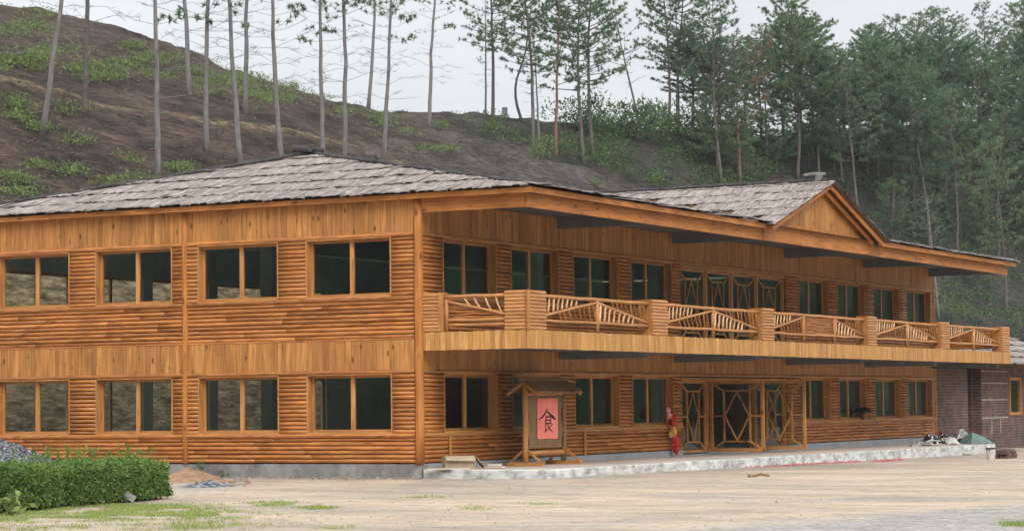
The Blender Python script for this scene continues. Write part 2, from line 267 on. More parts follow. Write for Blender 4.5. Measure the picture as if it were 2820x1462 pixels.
# ------------------------------------------------------------------ helpers: meshes
class MB:
    def __init__(s): s.v = []; s.f = []; s.uv = []; s.mi = []
    def face(s, idx, uvs, mi=0): s.f.append(idx); s.uv.append(uvs); s.mi.append(mi)
    def bar(s, a, b, w, h, up=(0, 0, 1), mi=0):
        """box from a to b, w wide (sideways) and h high (towards up)"""
        a = Vector(a); b = Vector(b); d = b-a; ln = d.length; d = d.normalized(); up = Vector(up)
        if abs(d.dot(up)) > .99: up = Vector((0, 1, 0))
        sd = d.cross(up).normalized(); u2 = sd.cross(d).normalized()
        sd = -sd
        o = len(s.v); ou, ov = random.random()*40, random.random()*40
        for e0 in (a, b):
            for (i, j) in ((-1, -1), (1, -1), (1, 1), (-1, 1)):
                s.v.append(e0+sd*(i*w/2)+u2*(j*h/2))
        dims = [w, h, w, h]; acc = 0
        for k in range(4):
            k2 = (k+1) % 4; v0, v1 = ov+acc, ov+acc+dims[k]; acc += dims[k]
            s.face((o+k, o+k2, o+4+k2, o+4+k), ((ou, v0), (ou, v1), (ou+ln, v1), (ou+ln, v0)), mi)
        s.face((o+3, o+2, o+1, o), ((ou, ov), (ou+w, ov), (ou+w, ov+h), (ou, ov+h)), mi)
        s.face((o+4, o+5, o+6, o+7), ((ou, ov), (ou+w, ov), (ou+w, ov+h), (ou, ov+h)), mi)
    def box(s, x0, x1, y0, y1, z0, z1, mi=0):
        dx, dy, dz = x1-x0, y1-y0, z1-z0
        if dz >= dx and dz >= dy: s.bar(((x0+x1)/2, (y0+y1)/2, z0), ((x0+x1)/2, (y0+y1)/2, z1), dx, dy, (0, 1, 0), mi)
        elif dx >= dy: s.bar((x0, (y0+y1)/2, (z0+z1)/2), (x1, (y0+y1)/2, (z0+z1)/2), dy, dz, (0, 0, 1), mi)
        else: s.bar(((x0+x1)/2, y0, (z0+z1)/2), ((x0+x1)/2, y1, (z0+z1)/2), dx, dz, (0, 0, 1), mi)
    def tube(s, pts, rads, n=7, cap=True, mi=0, jit=0):
        o = len(s.v); m_ = len(pts); P = [Vector(p) for p in pts]; ou, ov = random.random()*40, random.random()*40
        prev = None; acc = 0; us = []
        for i, p in enumerate(P):
            d = (P[min(i+1, m_-1)]-P[max(i-1, 0)]).normalized()
            if prev is None:
                r0 = Vector((0, 0, 1)) if abs(d.z) < .9 else Vector((1, 0, 0))
                a = d.cross(r0).normalized()
            else: a = (prev-d*prev.dot(d)).normalized()
            prev = a; b_ = d.cross(a)
            if i: acc += (P[i]-P[i-1]).length
            us.append(acc)
            for k in range(n):
                t = 2*math.pi*k/n; r = rads[i]*(1+random.uniform(-jit, jit))
                s.v.append(p+a*(math.cos(t)*r)+b_*(math.sin(t)*r))
        rr = max(rads)
        for i in range(m_-1):
            for k in range(n):
                k2 = (k+1) % n; c = 2*math.pi*rr/n
                s.face((o+i*n+k, o+i*n+k2, o+(i+1)*n+k2, o+(i+1)*n+k),
                       ((ou+us[i], ov+k*c), (ou+us[i], ov+(k+1)*c), (ou+us[i+1], ov+(k+1)*c), (ou+us[i+1], ov+k*c)), mi)
        if cap:
            for base, rev in ((o, True), (o+(m_-1)*n, False)):
                idx = [base+k for k in range(n)]
                if rev: idx = idx[::-1]
                s.face(tuple(idx), tuple((ou+math.cos(2*math.pi*k/n)*rr, ov+math.sin(2*math.pi*k/n)*rr) for k in range(n)), mi)
    def log(s, a, b, r, seg=.8, n=7, wob=.05, mi=0, jit=.05):
        a = Vector(a); b = Vector(b); m_ = max(2, int((b-a).length/seg)+1)
        pts = []; rs = []
        for i in range(m_+1):
            p = a.lerp(b, i/m_); 
            if 0 < i < m_: p = p+Vector([random.uniform(-1, 1)*r*wob*2 for _ in range(3)])
            pts.append(p); rs.append(r*(1+random.uniform(-jit, jit)))
        s.tube(pts, rs, n, True, mi)
    def poly(s, pts, mi=0, uvs=None):
        o = len(s.v); s.v += [Vector(p) for p in pts]
        s.face(tuple(range(o, o+len(pts))), uvs or tuple((p[0], p[1]) for p in pts), mi)
    def prism(s, pts, d, mi=0):
        """solid from a flat outline pushed along vector d"""
        o = len(s.v); k = len(pts); d = Vector(d)
        s.v += [Vector(p) for p in pts]+[Vector(p)+d for p in pts]
        uvf = tuple((p[2], p[0]+p[1]) for p in pts)
        s.face(tuple(range(o+k-1, o-1, -1)), uvf[::-1], mi); s.face(tuple(range(o+k, o+2*k)), uvf, mi)
        for i in range(k):
            j = (i+1) % k; ln = (Vector(pts[j])-Vector(pts[i])).length
            s.face((o+i, o+j, o+k+j, o+k+i), ((0, 0), (ln, 0), (ln, d.length), (0, d.length)), mi)
    def build(s, name, mats, parent=None, smooth=False, loc=None):
        me = bpy.data.meshes.new(name)
        V = s.v
        if loc is not None: V = [p-Vector(loc) for p in V]
        me.from_pydata([tuple(p) for p in V], [], s.f)
        ul = me.uv_layers.new(name='UVMap'); flat = []
        for u in s.uv:
            for q in u: flat.extend(q)
        ul.data.foreach_set('uv', flat)
        if not isinstance(mats, (list, tuple)): mats = [mats]
        for q in mats: me.materials.append(q)
        me.polygons.foreach_set('material_index', s.mi)
        if smooth: me.polygons.foreach_set('use_smooth', [True]*len(s.f))
        me.update()
        o = bpy.data.objects.new(name, me); COL.objects.link(o)
        if parent is not None:
            o.parent = parent
            if loc is None:
                pl = parent.location.copy(); pp = parent.parent
                while pp: pl += pp.location; pp = pp.parent
                o.location = -pl if pl.length > 0 else (0, 0, 0)
            else:
                pl = parent.location.copy(); pp = parent.parent
                while pp: pl += pp.location; pp = pp.parent
                o.location = Vector(loc)-pl
        elif loc is not None: o.location = loc
        return o
def tag(o, label=None, cat=None, group=None, kind=None):
    if label: o['label'] = label
    if cat: o['category'] = cat
    if group: o['group'] = group
    if kind: o['kind'] = kind
    return o
def empty(name, loc, label=None, cat=None, group=None):
    o = bpy.data.objects.new(name, None); COL.objects.link(o); o.location = loc; o.empty_display_size = .3
    return tag(o, label, cat, group)
U = random.uniform
# ------------------------------------------------------------------ terrain
def interp(x, xs, ys): return float(np.interp(x, xs, ys))
TX = [-500, 0, 250, 480, 568, 700, 850, 960, 1140, 1243, 1339, 1416, 1549, 1644, 1800, 2000, 2300, 2576, 3100]
TY = {
 1: [540, 540, 540, 540, 540, 540, 540, 560, 600, 600, 600, 600, 620, 640, 700, 720, 780, 830, 850],
 2: [120, 195, 238, 262, 282, 315, 370, 400, 440, 455, 470, 480, 520, 560, 600, 620, 690, 730, 760],
 3: [126, 201, 244, 268, 288, 320, 374, 403, 438, 450, 462, 472, 510, 540, 580, 600, 660, 700, 740],
 4: [60, 120, 165, 205, 222, 250, 305, 330, 345, 375, 377, 398, 444, 475, 530, 560, 600, 640, 700],
 5: [50, 110, 155, 195, 212, 242, 298, 324, 342, 380, 400, 425, 470, 490, 520, 540, 560, 600, 680],
 6: [-60, 5, 60, 112, 161, 202, 250, 271, 280, 295, 302, 308, 318, 325, 335, 330, 320, 300, 280]}
TO = {0: 0, 1: 6, 2: 22, 3: 25, 4: 34, 5: 40, 6: 54, 7: 90}
def footD(xd):
    d = ray(xd*S, 800); t = (20.0-CP[1])/d[1]
    return min(t, 176.0)
PC_ = {}
def prof(xd):
    k_ = round(xd)
    if k_ not in PC_: PC_[k_] = prof0(float(k_))
    return PC_[k_]
def prof0(xd):
    D0 = footD(xd); Ds = [D0]; Zs = [-.6]
    for k in range(1, 7):
        D = D0+TO[k]; y = interp(xd, TX, TY[k]); P = at(xd*S, y*S, D); Ds.append(D); Zs.append(P[2])
    Ds.append(D0+TO[7]); Zs.append(Zs[-1]-3.0)
    return Ds, Zs
def terr_z(xd, D):
    Ds, Zs = prof(xd); return float(np.interp(D, Ds, Zs))
def hill_bump(x, y, a=1.0):
    p = Vector((x*.12, y*.12, 3.3)); q = Vector((x*.6, y*.6, 7.7))
    return a*(noise.noise(p)*.6+noise.noise(q)*.22+noise.noise(Vector((x*1.7, y*1.7, 2)))*.10)
def hill_point(xd, D):
    d = ray(xd*S, 900); P = CP+d*D; z = terr_z(xd, D)
    f = min(1, max(0, (D-footD(xd))/8))
    return Vector((P[0], P[1], z+hill_bump(P[0], P[1])*f))
def ypix(P):
    v = np.array(P)-CP; zz = v@AF; return (731-FP*(v@AU)/zz)/S
def xpix(P):
    v = np.array(P)-CP; zz = v@AF; return (1410+FP*(v@AR)/zz)/S
def hill_at(xd, yd, far=False):
    """first place of the slope that shows at picture height yd"""
    D0 = footD(xd); D = D0+2
    while D < D0+56:
        P = hill_point(xd, D)
        if ypix(P) <= yd:
            for _ in range(4):
                Q = hill_point(xd, D-.35)
                if ypix(Q) <= yd: P = Q; D -= .35
            return P, D
        D += 1.4
    return hill_point(xd, D0+54), D0+54
hb = MB(); cols = list(np.arange(-620, 3200, 13)); rows = [0, 1.2, 2.4, 3.6, 4.8, 6, 8, 10, 12, 14, 16, 18, 20, 21, 22, 23, 24, 25, 27, 29, 31, 33, 34, 35.5, 37, 38.5, 40, 42, 44, 46, 48, 50, 52, 53, 54, 55, 58, 64, 74, 90]
zone = []
for xd in cols:
    D0 = footD(xd)
    for r in rows:
        P = hill_point(xd, D0+r)
        if r >= 55: P.z = hill_point(xd, D0+54).z-(r-54)*.12
        hb.v.append(P)
        yd = ypix(P)
        grey = min(1, max(0, (xd-850)/350))
        tan = 0
        if r <= 7: tan = (1-max(0, (r-4.8)/2.4))*(.55 if r < 3 else .95)
        if 19 < r < 25 and xd < 1250:
            tan = max(tan, .75*math.exp(-((r-22.5)/1.1)**2)*(1.0 if xd < 900 else 1.0))
        if 950 < xd < 1250 and 16 < r < 26: tan = max(tan, .8*math.exp(-((xd-1080)/90)**2-((r-21)/3)**2))
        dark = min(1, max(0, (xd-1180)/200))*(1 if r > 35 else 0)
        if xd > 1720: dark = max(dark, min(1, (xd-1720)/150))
        if xd > 1900: tan *= .3
        zone.append((grey, max(0, tan), dark))
nr = len(rows)
for i in range(len(cols)-1):
    for j in range(nr-1):
        a = i*nr+j; hb.face((a, a+nr, a+nr+1, a+1), ((0, 0), (1, 0), (1, 1), (0, 1)))
ho = hb.build('hillside', M['hill'], smooth=True); tag(ho, kind='structure')
attr = ho.data.attributes.new('zone', 'FLOAT_VECTOR', 'POINT'); attr.data.foreach_set('vector', [c for z_ in zone for c in z_])
# wooded ridges round the rest of the valley (outside the picture, mirrored in the windows)
rb = MB(); cnt = 0
for i, az in enumerate(range(62, 358, 4)):
    for j, (rr, hh) in enumerate(((150, -1), (165, 10), (185, 24), (215, 34), (260, 36))):
        R_ = rr*(1+.12*noise.noise(Vector((az*.03, rr*.01, 5)))); h = hh*(1+.4*noise.noise(Vector((az*.05, j*.5, 1)))) if hh > 0 else -1.2
        rb.v.append(Vector((20+R_*math.cos(RAD(az)), -10+R_*math.sin(RAD(az)), h)))
    if i:
        for j in range(4):
            a = (i-1)*5+j; rb.face((a, a+5, a+6, a+1), ((0, 0), (1, 0), (1, 1), (0, 1)))
M['ridgewood'] = noisy('wooded_ridge', [(.4, (.012, .02, .012)), (.56, (.05, .10, .04)), (.72, (.16, .24, .09))], .22, detail=10, bump=1, dist=1.5)
tag(rb.build('hills', M['ridgewood'], smooth=True), kind='structure')
# yard sheet
gb_ = MB(); xs = [-900, -400, -150, -70]+list(np.arange(-56, 60, 1.0))+[80, 140, 300, 900]; ys = [-900, -400, -150, -60]+list(np.arange(-34, 24, 1.0))+[40, 150, 400, 900]
for x in xs:
    for y in ys:
        z = gz(x, y)
        if y < -1 or x < -.5: z += .018*noise.noise(Vector((x*.35, y*.35, 0)))+.008*noise.noise(Vector((x*1.3, y*1.3, 2)))
        if y > 25 or abs(x) > 100: z = -.9
        gb_.v.append(Vector((x, y, z)))
ny = len(ys)
for i in range(len(xs)-1):
    for j in range(ny-1):
        a = i*ny+j; gb_.face((a, a+ny, a+ny+1, a+1), ((0, 0), (1, 0), (1, 1), (0, 1)))
tag(gb_.build('ground', M['yard'], smooth=True), kind='structure')
# ------------------------------------------------------------------ the lodge
XL, YB, ZT = 38.75, 13.6, 6.33
YF = -2.94
lodge = empty('timber_lodge', (0, 0, 0), 'long two storey lodge clad in orange varnished logs with balcony and bark roof', 'lodge')
Lw = [(12.65, 10.55), (9.42, 7.29), (6.215, 4.086), (2.978, .837)]
LOP = [(r-.10, l+.20) for l, r in Lw]                       # openings along Y
Fw = [(1.467, 3.57), (5.005, 7.07), (8.577, 10.72), (12.2, 14.37), (25.143, 27.24), (28.77, 30.846), (32.375, 34.477), (35.988, 38.09)]
FOP = [(l-.34, r+.31) for l, r in Fw]
DOOR = (15.3, 23.7)
REC = .18
ZW = [(.72, 2.17), (4.02, 5.47)]
PL = .099
def lp(side, u, off, z):       # side 'L': u along Y, off outward; 'F': u along X
    return (-off, u, z) if side == 'L' else (u, -off, z)
def intervals(lo, hi, ops):
    out = []; c = lo
    for a, b_ in sorted(ops):
        if a > c: out.append((c, min(a, hi)))
        c = max(c, b_)
    if c < hi: out.append((c, hi))
    return out
def log_rows(mb, side, lo, hi, z0, z1, ops, posts=()):
    nrow = max(1, round((z1-z0)/PL)); dz = (z1-z0)/nrow
    for i in range(nrow):
        z = z0+dz*(i+.5)
        for a, b_ in intervals(lo, hi, ops):
            u = a
            while u < b_-.01:
                ln = U(2.6, 5.0); v = min(b_, u+ln)
                if b_-v < .8: v = b_
                r = dz*.485*U(.95, 1.03); e0 = U(-.012, .02) if u == a else 0; e1 = U(-.012, .02) if v == b_ else 0
                mb.log(lp(side, u-e0*1, U(-.008, .008), z), lp(side, v+e1, U(-.008, .008), z), r, seg=.7, n=8, wob=.03, jit=.045)
                u = v
def boards(mb, side, lo, hi, z0, z1, wmin=.11, wmax=.19, th=.022, off=.02):
    u = lo
    while u < hi:
        w_ = min(U(wmin, wmax), hi-u)
        if hi-u-w_ < .05: w_ = hi-u
        t = th+U(0, .008)
        a = lp(side, u+w_/2, off, z0+U(-.006, .006)); b_ = lp(side, u+w_/2, off, z1)
        if side == 'L': mb.bar(a, b_, w_-.006, t*2, (1, 0, 0))
        else: mb.bar(a, b_, w_-.006, t*2, (0, 1, 0))
        u += w_
# wall cores with real openings
def core(mb, side, lo, hi, z0, z1, ops):
    """ops: (u0,u1,z0,z1)"""
    us = sorted(set([lo, hi]+[o[0] for o in ops]+[o[1] for o in ops])); zs = sorted(set([z0, z1]+[o[2] for o in ops]+[o[3] for o in ops]))
    for i in range(len(us)-1):
        run = None
        for j in range(len(zs)-1):
            cu, cz = (us[i]+us[i+1])/2, (zs[j]+zs[j+1])/2
            hole = any(o[0] < cu < o[1] and o[2] < cz < o[3] for o in ops)
            if not hole:
                if run is None: run = zs[j]
                last = zs[j+1]
            if hole or j == len(zs)-2:
                if run is not None:
                    if side == 'L': mb.box(.035, .26, us[i], us[i+1], run, last)
                    elif side == 'F': mb.box(us[i], us[i+1], .035, .26, run, last)
                    elif side == 'B': mb.box(us[i], us[i+1], YB-.26, YB-.035, run, last)
                    run = None
opsL = [(a, b_, z0, z1) for a, b_ in LOP for z0, z1 in ZW]
opsF = [(a, b_, z0, z1) for a, b_ in FOP for z0, z1 in ZW]+[(DOOR[0], DOOR[1], -.14, 2.12), (DOOR[0], DOOR[1], 3.15, 5.45)]
BOP = [(.9+3.3*i, 3.75+3.3*i) for i in range(5)]
ZR = [(.5, 2.3), (3.6, 5.15)]
opsB = [(a, b_, z0, z1) for a, b_ in BOP for z0, z1 in ZR]
c = MB(); core(c, 'L', .26, YB-.26, -.02, 6.25, opsL); c.build('wall_core', M['core'], lodge)
c = MB(); core(c, 'F', .035, XL-.26, -.14, 6.25, opsF); c.build('wall_core', M['core'], lodge)
c = MB(); core(c, 'B', .26, XL-.26, -.02, 6.25, opsB); c.build('rear_wall', M['plaster'], lodge)
c = MB(); c.box(XL-.26, XL, -.02, YB, -.14, 6.25); 
c.build('end_wall', M['plaster'], lodge)
# plinth
c = MB()
for a, b_, zt in ((-.05, 4.7, -.012), (4.705, YB, -.02)): c.box(-.03, .3, a, b_, -.9, zt)
c.build('plinth', M['concrete'], lodge)
c = MB(); c.box(.3, XL+.05, -.075, .25, -.9, -.145); c.build('plinth', M['strip'], lodge)
# strip of render under the front logs
for a, b_ in ((0, DOOR[0]), (DOOR[1], XL)):
    c = MB(); c.box(a, b_, -.04, .03, -.3, -.005); c.build('render_strip', M['strip'], lodge)
# floors and ceiling
c = MB(); c.box(.27, XL-.3, .27, YB-.3, -.3, -.06); c.box(.27, XL-.3, .27, YB-.3, 2.75, 3.1); c.build('floor', M['plaster'], lodge)
c = MB()
for x in (7.44, 14.9, 23.72, 31.1):
    for y in (4.6, 9.2):
        for z0, z1 in ((-.06, 2.75), (3.1, 6.3)): c.box(x-.2, x+.2, y-.2, y+.2, z0, z1)
c.build('interior_column', M['plaster'], lodge)
# log siding
for side, lo, hi, ops in (('L', .1, YB, LOP), ('F', .1, XL, FOP)):
    mb = MB(); dr = [DOOR] if side == 'F' else []
    log_rows(mb, side, lo, hi, .01, .63, dr)
    log_rows(mb, side, lo, hi, .72, 2.15, ops+dr)
    log_rows(mb, side, lo, hi, 3.0, 3.93, [(DOOR[0], DOOR[1])] if side == 'F' else [])
    log_rows(mb, side, lo, hi, 4.02, 5.45, ops+dr)
    mb.build('log_siding', M['log'], lodge, smooth=True)
    mb = MB(); boards(mb, side, lo, hi, 2.25, 2.975); 
    mb.build('board_siding', M['board'], lodge)
    mb = MB(); boards(mb, side, lo, hi, 5.55, 6.325); mb.build('board_siding', M['board'], lodge)
    # long rails over and under the windows
    mb = MB()
    for z, r, br in ((.675, .055, 1), (2.205, .05, 0), (2.985, .028, 0), (3.975, .055, 1), (5.505, .052, 0)):
        for a, b_ in intervals(lo, hi, dr if (side == 'F' and br) else []):
            mb.log(lp(side, a, .03, z), lp(side, b_, .03, z), r, seg=.9, n=8, wob=.04)
    mb.build('siding_rail', M['rail'] if side == 'F' else M['log'], lodge)
# corner and dividing posts
for (x, y, wd) in ((-.02, -.015, .22), (-.03, 6.8, .15), (-.03, YB, .2)):
    mb = MB(); mb.log((x, y, .0), (x, y, ZT-.02), wd/2, seg=.9, n=10, wob=.05, jit=.05); mb.build('corner_post' if wd > .15 else 'wall_post', M['beamw'], lodge, smooth=True)
mb = MB(); mb.log((XL, 0, 0), (XL, 0, ZT-.02), .09, n=9); mb.build('corner_post', M['beamw'], lodge, smooth=True)
for X in (1.3, 8.7):
    mb = MB(); mb.box(X, X+.1, -.085, -.06, .0, .64); mb.build('batten', M['trim'], lodge)
# windows
def window(side, a, b_, z0, z1, k):
    fr_ = MB(); t = .035
    dpt = REC+.05
    def bx(u0, u1, o0, o1, za, zb, mbb):
        if side == 'L': mbb.box(-o1, -o0, u0, u1, za, zb)
        else: mbb.box(u0, u1, -o1, -o0, za, zb)
    # lining of the opening
    bx(a, a+t, -dpt, .045, z0, z1, fr_); bx(b_-t, b_, -dpt, .045, z0, z1, fr_)
    bx(a+t, b_-t, -dpt, .048, z1-t, z1, fr_); bx(a+t, b_-t, -dpt, .05, z0, z0+t, fr_)
    # sashes
    o0, o1 = -REC-.03, -REC+.03; s_ = .065
    A, B_ = a+t, b_-t; C = (A+B_)/2
    bx(A, A+s_, o0, o1, z0+t, z1-t, fr_); bx(B_-s_, B_, o0, o1, z0+t, z1-t, fr_); bx(C-.055, C+.055, o0, o1+.01, z0+t, z1-t, fr_)
    for u0, u1 in ((A+s_, C-.055), (C+.055, B_-s_)):
        bx(u0, u1, o0, o1, z0+t, z0+t+s_, fr_); bx(u0, u1, o0, o1, z1-t-s_, z1-t, fr_)
    o = fr_.build('window', M['trim'], lodge)
    gl_ = MB(); bx(A+s_, C-.055, -REC-.004, -REC+.004, z0+t+s_, z1-t-s_, gl_); bx(C+.055, B_-s_, -REC-.004, -REC+.004, z0+t+s_, z1-t-s_, gl_)
    gl_.build('pane', M['glass'], o)
    return o
for i, (a, b_) in enumerate(LOP):
    for j, (z0, z1) in enumerate(ZW): window('L', a, b_, z0, z1, i)
for i, (a, b_) in enumerate(FOP):
    for j, (z0, z1) in enumerate(ZW): window('F', a, b_, z0, z1, i)
# rear window frames, seen through the rooms
for a, b_ in BOP[:8]:
    for z0, z1 in ZR:
        mb = MB(); Y = YB-.15
        for u in (a, (a+b_)/2-.05, b_-.1): mb.box(u, u+.1, Y-.03, Y+.03, z0, z1)
        mb.box(a+.1, b_-.1, Y-.028, Y+.028, z0, z0+.08); mb.box(a+.1, b_-.1, Y-.028, Y+.028, z1-.08, z1)
        mb.build('rear_window', M['trim'], lodge)
# lattice doors: octagon-and-diamond pattern inside a frame
def lattice(O, ax, w_, z0, z1, out, name='door_panel', parent=None, frame=.075, matw=None):
    """O base point, ax unit vector along the width, out unit vector towards the viewer"""
    O = Vector(O); ax = Vector(ax); out = Vector(out); mb = MB()
    def P(u, z, o=0): return O+ax*u+out*o+Vector((0, 0, z))
    h = z1-z0; f = frame
    def br(u0, za, u1, zb, wd=.05, o=0, th=.05): mb.bar(P(u0, za, o), P(u1, zb, o), wd, th, out)
    br(f/2, z0, f/2, z1, f, 0, .07); br(w_-f/2, z0, w_-f/2, z1, f, 0, .07)
    br(f, z0+f/2, w_-f, z0+f/2, f, 0, .07); br(f, z1-f/2, w_-f, z1-f/2, f, 0, .07)
    i0, i1 = w_*.26, w_*.74; j0, j1 = z0+h*.145, z1-h*.145
    for (a_, b2) in (((f, z0+f), (i0, j0)), ((w_-f, z0+f), (i1, j0)), ((f, z1-f), (i0, j1)), ((w_-f, z1-f), (i1, j1))): br(a_[0], a_[1], b2[0], b2[1], .045, .003, .045)
    br(i0, j0, i0, j1, .05, 0.0, .05); br(i1, j0, i1, j1, .05, 0.0, .05); br(i0+.025, j0, i1-.025, j0, .045, 0, .048); br(i0+.025, j1, i1-.025, j1, .045, 0, .048)
    zm = (z0+z1)/2; um = w_/2
    br(f, zm, i0-.025, zm, .045, 0, .044); br(i1+.025, zm, w_-f, zm, .045, 0, .044)
    for z_ in (j0+.03, j1-.03):
        br(i0+.02, zm, um, z_, .042, .006, .04); br(i1-.02, zm, um, z_, .042, -.002, .04)
    o = mb.build(name, matw or M['trim'], parent or lodge)
    gm = MB(); gm.bar(P(f, zm, -.012), P(w_-f, zm, -.012), h-2*f, .008, out); gm.build('pane', M['glass'], o)
    return o
mull = MB()
# upper doors
zs0, zs1 = 3.14, 5.36
edges = [15.34, 17.36, 19.36, 21.4, 23.62]
for i in range(4): lattice((edges[i]+.06, .1, 0), (1, 0, 0), edges[i+1]-edges[i]-.12, zs0, zs1, (0, -1, 0), 'balcony_door')
for e_ in edges: mull.box(e_-.06, e_+.06, .03, .17, zs0, zs1)
mull.box(DOOR[0], DOOR[1], .0, .2, zs1+.002, 5.45)
mull.build('door_frame', M['trim'], lodge)
# lower doors
mull = MB(); lo0, lo1 = -.12, 2.03
for e_ in (15.36, 17.34, 20.95, 23.64): mull.box(e_-.06, e_+.06, .03, .17, lo0, lo1)
mull.box(DOOR[0], DOOR[1], .0, .2, lo1+.002, 2.12)
mull.build('door_frame', M['trim'], lodge)
lattice((15.42, .1, 0), (1, 0, 0), 1.86, lo0+.02, lo1, (0, -1, 0), 'entrance_side_panel')
lattice((21.01, .1, 0), (1, 0, 0), 2.57, lo0+.02, lo1, (0, -1, 0), 'entrance_side_panel')
d1 = lattice((17.42, .0, 0), Vector((.02, -1, 0)).normalized(), 1.74, -.10, 2.03, (-1, 0, 0), 'entrance_door', frame=.10, matw=M['board']); d1['label'] = 'lattice entrance door leaf swung open, nearer the sign'
d2 = lattice((20.86, .0, 0), Vector((.03, -1, 0)).normalized(), 1.72, -.10, 2.03, (-1, 0, 0), 'entrance_door', frame=.09); d2['label'] = 'lattice entrance door leaf swung open, farther from the sign'
# balcony slab and fascia
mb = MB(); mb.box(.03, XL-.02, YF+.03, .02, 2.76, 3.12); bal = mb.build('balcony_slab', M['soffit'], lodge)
mb = MB()
u = 0.0
def fboards(mb, a, b_, horiz, z0, z1, wmin=.1, wmax=.17):
    u = a
    while u < b_-.001:
        w_ = min(U(wmin, wmax), b_-u)
        if b_-u-w_ < .05: w_ = b_-u
        t = .045+U(0, .008)
        if horiz == 'X': mb.bar((u+w_/2, YF, z0+U(-.006, .006)), (u+w_/2, YF, z1+U(-.004, .012)), w_-.004, t, (0, 1, 0))
        else: mb.bar((0, u+w_/2, z0+U(-.006, .006)), (0, u+w_/2, z1+U(-.004, .012)), w_-.004, t, (1, 0, 0))
        u += w_
fboards(mb, 0.0, XL+.05, 'X', 2.69, 3.12); fboards(mb, YF+.03, -.13, 'Y', 2.69, 3.12)
mb.build('balcony_fascia', M['pale'], bal)
BX = [7.44, 14.9, 23.72, 31.15, 38.4]
for X in BX:
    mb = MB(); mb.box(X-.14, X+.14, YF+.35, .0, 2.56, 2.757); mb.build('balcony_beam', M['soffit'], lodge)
# balcony pillars
PX = [(0.0, .94), (6.97, 7.91), (14.46, 15.35), (23.31, 24.13), (30.71, 31.6), (37.85, 38.80)]
def pillar(x0, x1, y0, y1, z0=3.13, z1=4.06, endface=True):
    core_ = MB(); core_.box(x0+.03, x1-.03, y0+.03, y1-.03, z0, z1-.01)
    o = core_.build('balcony_pillar', M['trim'], lodge)
    lg = MB(); k = 11; dz = (z1-z0)/k
    for i in range(k):
        z = z0+dz*(i+.5); r = dz*.52
        lg.log((x0, y0+.02, z), (x1, y0+.02, z), r, seg=.3, n=8, wob=.03)
        if not endface: lg.log((x0+.02, y0+.06, z), (x0+.02, y1, z), r, seg=.3, n=8, wob=.03)
    lg.build('half_log', M['rail'], o)
    eb = MB()
    if endface: eb.box(x0-.012, x0+.028, y0+.06, y1-.03, z0, z1)
    else: eb.box(x0-.05, x0+.01, y0-.055, y0-.0, z0, z1)
    eb.build('end_board', M['board'], o)
    eb = MB(); eb.box(x1-.028, x1+.012, y0+.06, y1-.03, z0, z1); eb.build('end_board', M['board'], o)
    return o
for i, (a, b_) in enumerate(PX): pillar(a, b_, YF+.0, YF+(.42 if i else .6), endface=(i > 0))
# wall pier of the balcony on the gable side
pm = MB(); pm.box(.03, .3, -.56, -.12, 3.13, 4.05); po = pm.build('balcony_pillar', M['trim'], lodge)
pm = MB()
for i in range(11): pm.log((.02, -.56, 3.13+.0836*(i+.5)), (.02, -.1, 3.13+.0836*(i+.5)), .044, seg=.3, n=8)
pm.build('half_log', M['rail'], po)
pm = MB(); pm.box(-.03, .2, -.69, -.565, 3.13, 4.07); pm.build('end_board', M['board'], po)
# railings
def railing(P0, P1, mids, zt=3.95, zb=3.37, seed=0):
    rnd = random.Random(seed); P0 = Vector(P0); P1 = Vector(P1); d = (P1-P0); ln = d.length; d.normalize()
    def Q(u, z): p = P0+d*u; return Vector((p.x, p.y, z))
    mb = MB(); mb.log(Q(-.05, zt), Q(ln+.05, zt), .045, seg=.7, n=8, wob=.12); mb.log(Q(-.05, zb), Q(ln+.05, zb), .04, seg=.7, n=8, wob=.15)
    for m_ in mids:
        mb.log(Q(m_, 3.13), Q(m_, zt-.02), .055, seg=.4, n=8, wob=.05)
    zlo = zb+.10; diags = []
    m0, m1 = mids[0], mids[-1]
    diags.append((0.0, zlo, m0-.04, zt-.07)); diags.append((m1+.04, zt-.07, ln, zlo-.03))
    for (u0, z0_, u1, z1_) in diags: mb.log(Q(u0, z0_), Q(u1, z1_), .034, seg=.5, n=7, wob=.1)
    o = mb.build('balcony_railing', M['rail'], lodge, smooth=True)
    st = MB()
    def zz(dg, u): return dg[1]+(dg[3]-dg[1])*(u-dg[0])/(dg[2]-dg[0])
    def stick(u, za, zb_, r=.026, lean=.05):
        k = 4; pts = []; 
        for i in range(k+1):
            t = i/k; pts.append(Q(u+lean*(t-.5)+rnd.uniform(-.018, .018), za+(zb_-za)*t))
        st.tube(pts, [r*rnd.uniform(.8, 1.2) for _ in pts], 6)
    # above the left diagonal
    u = .10
    while u < m0*.62:
        z0_ = zz(diags[0], u)+.03; stick(u, z0_, zt-.03, lean=.07); u += .24+rnd.uniform(-.02, .03)
    # below the right diagonal
    u = m1+.16
    while u < m1+(ln-m1)*.72:
        z1_ = zz(diags[1], u)-.02; stick(u, zb+.03, z1_, r=.03, lean=.09); u += .27+rnd.uniform(-.02, .03)
    so_ = st.build('infill_stick', M['peeled'], o, smooth=True)
    st2 = MB(); st_ = st; 
    st = st2
    u = m0*.32
    while u < m0-.12:
        stick(u, zb+.03, zz(diags[0], u)-.02, r=.02, lean=-.14); u += .27
    u = m1+(ln-m1)*.3
    while u < ln-.1:
        stick(u, zz(diags[1], u)+.02, zt-.03, r=.02, lean=-.14); u += .27
    if len(mids) > 1:
        for i in range(9):
            u0 = m0+.1; zc = zb+.06+i*.055
            pts = [Q(m0+.08+(m1-m0-.16)*t, zc+rnd.uniform(-.012, .012)) for t in (0, .2, .4, .6, .8, 1)]
            st2.tube(pts, [.02*rnd.uniform(.8, 1.2) for _ in pts], 6)
    st2.build('infill_stick', M['log'], o, smooth=True)
    return o
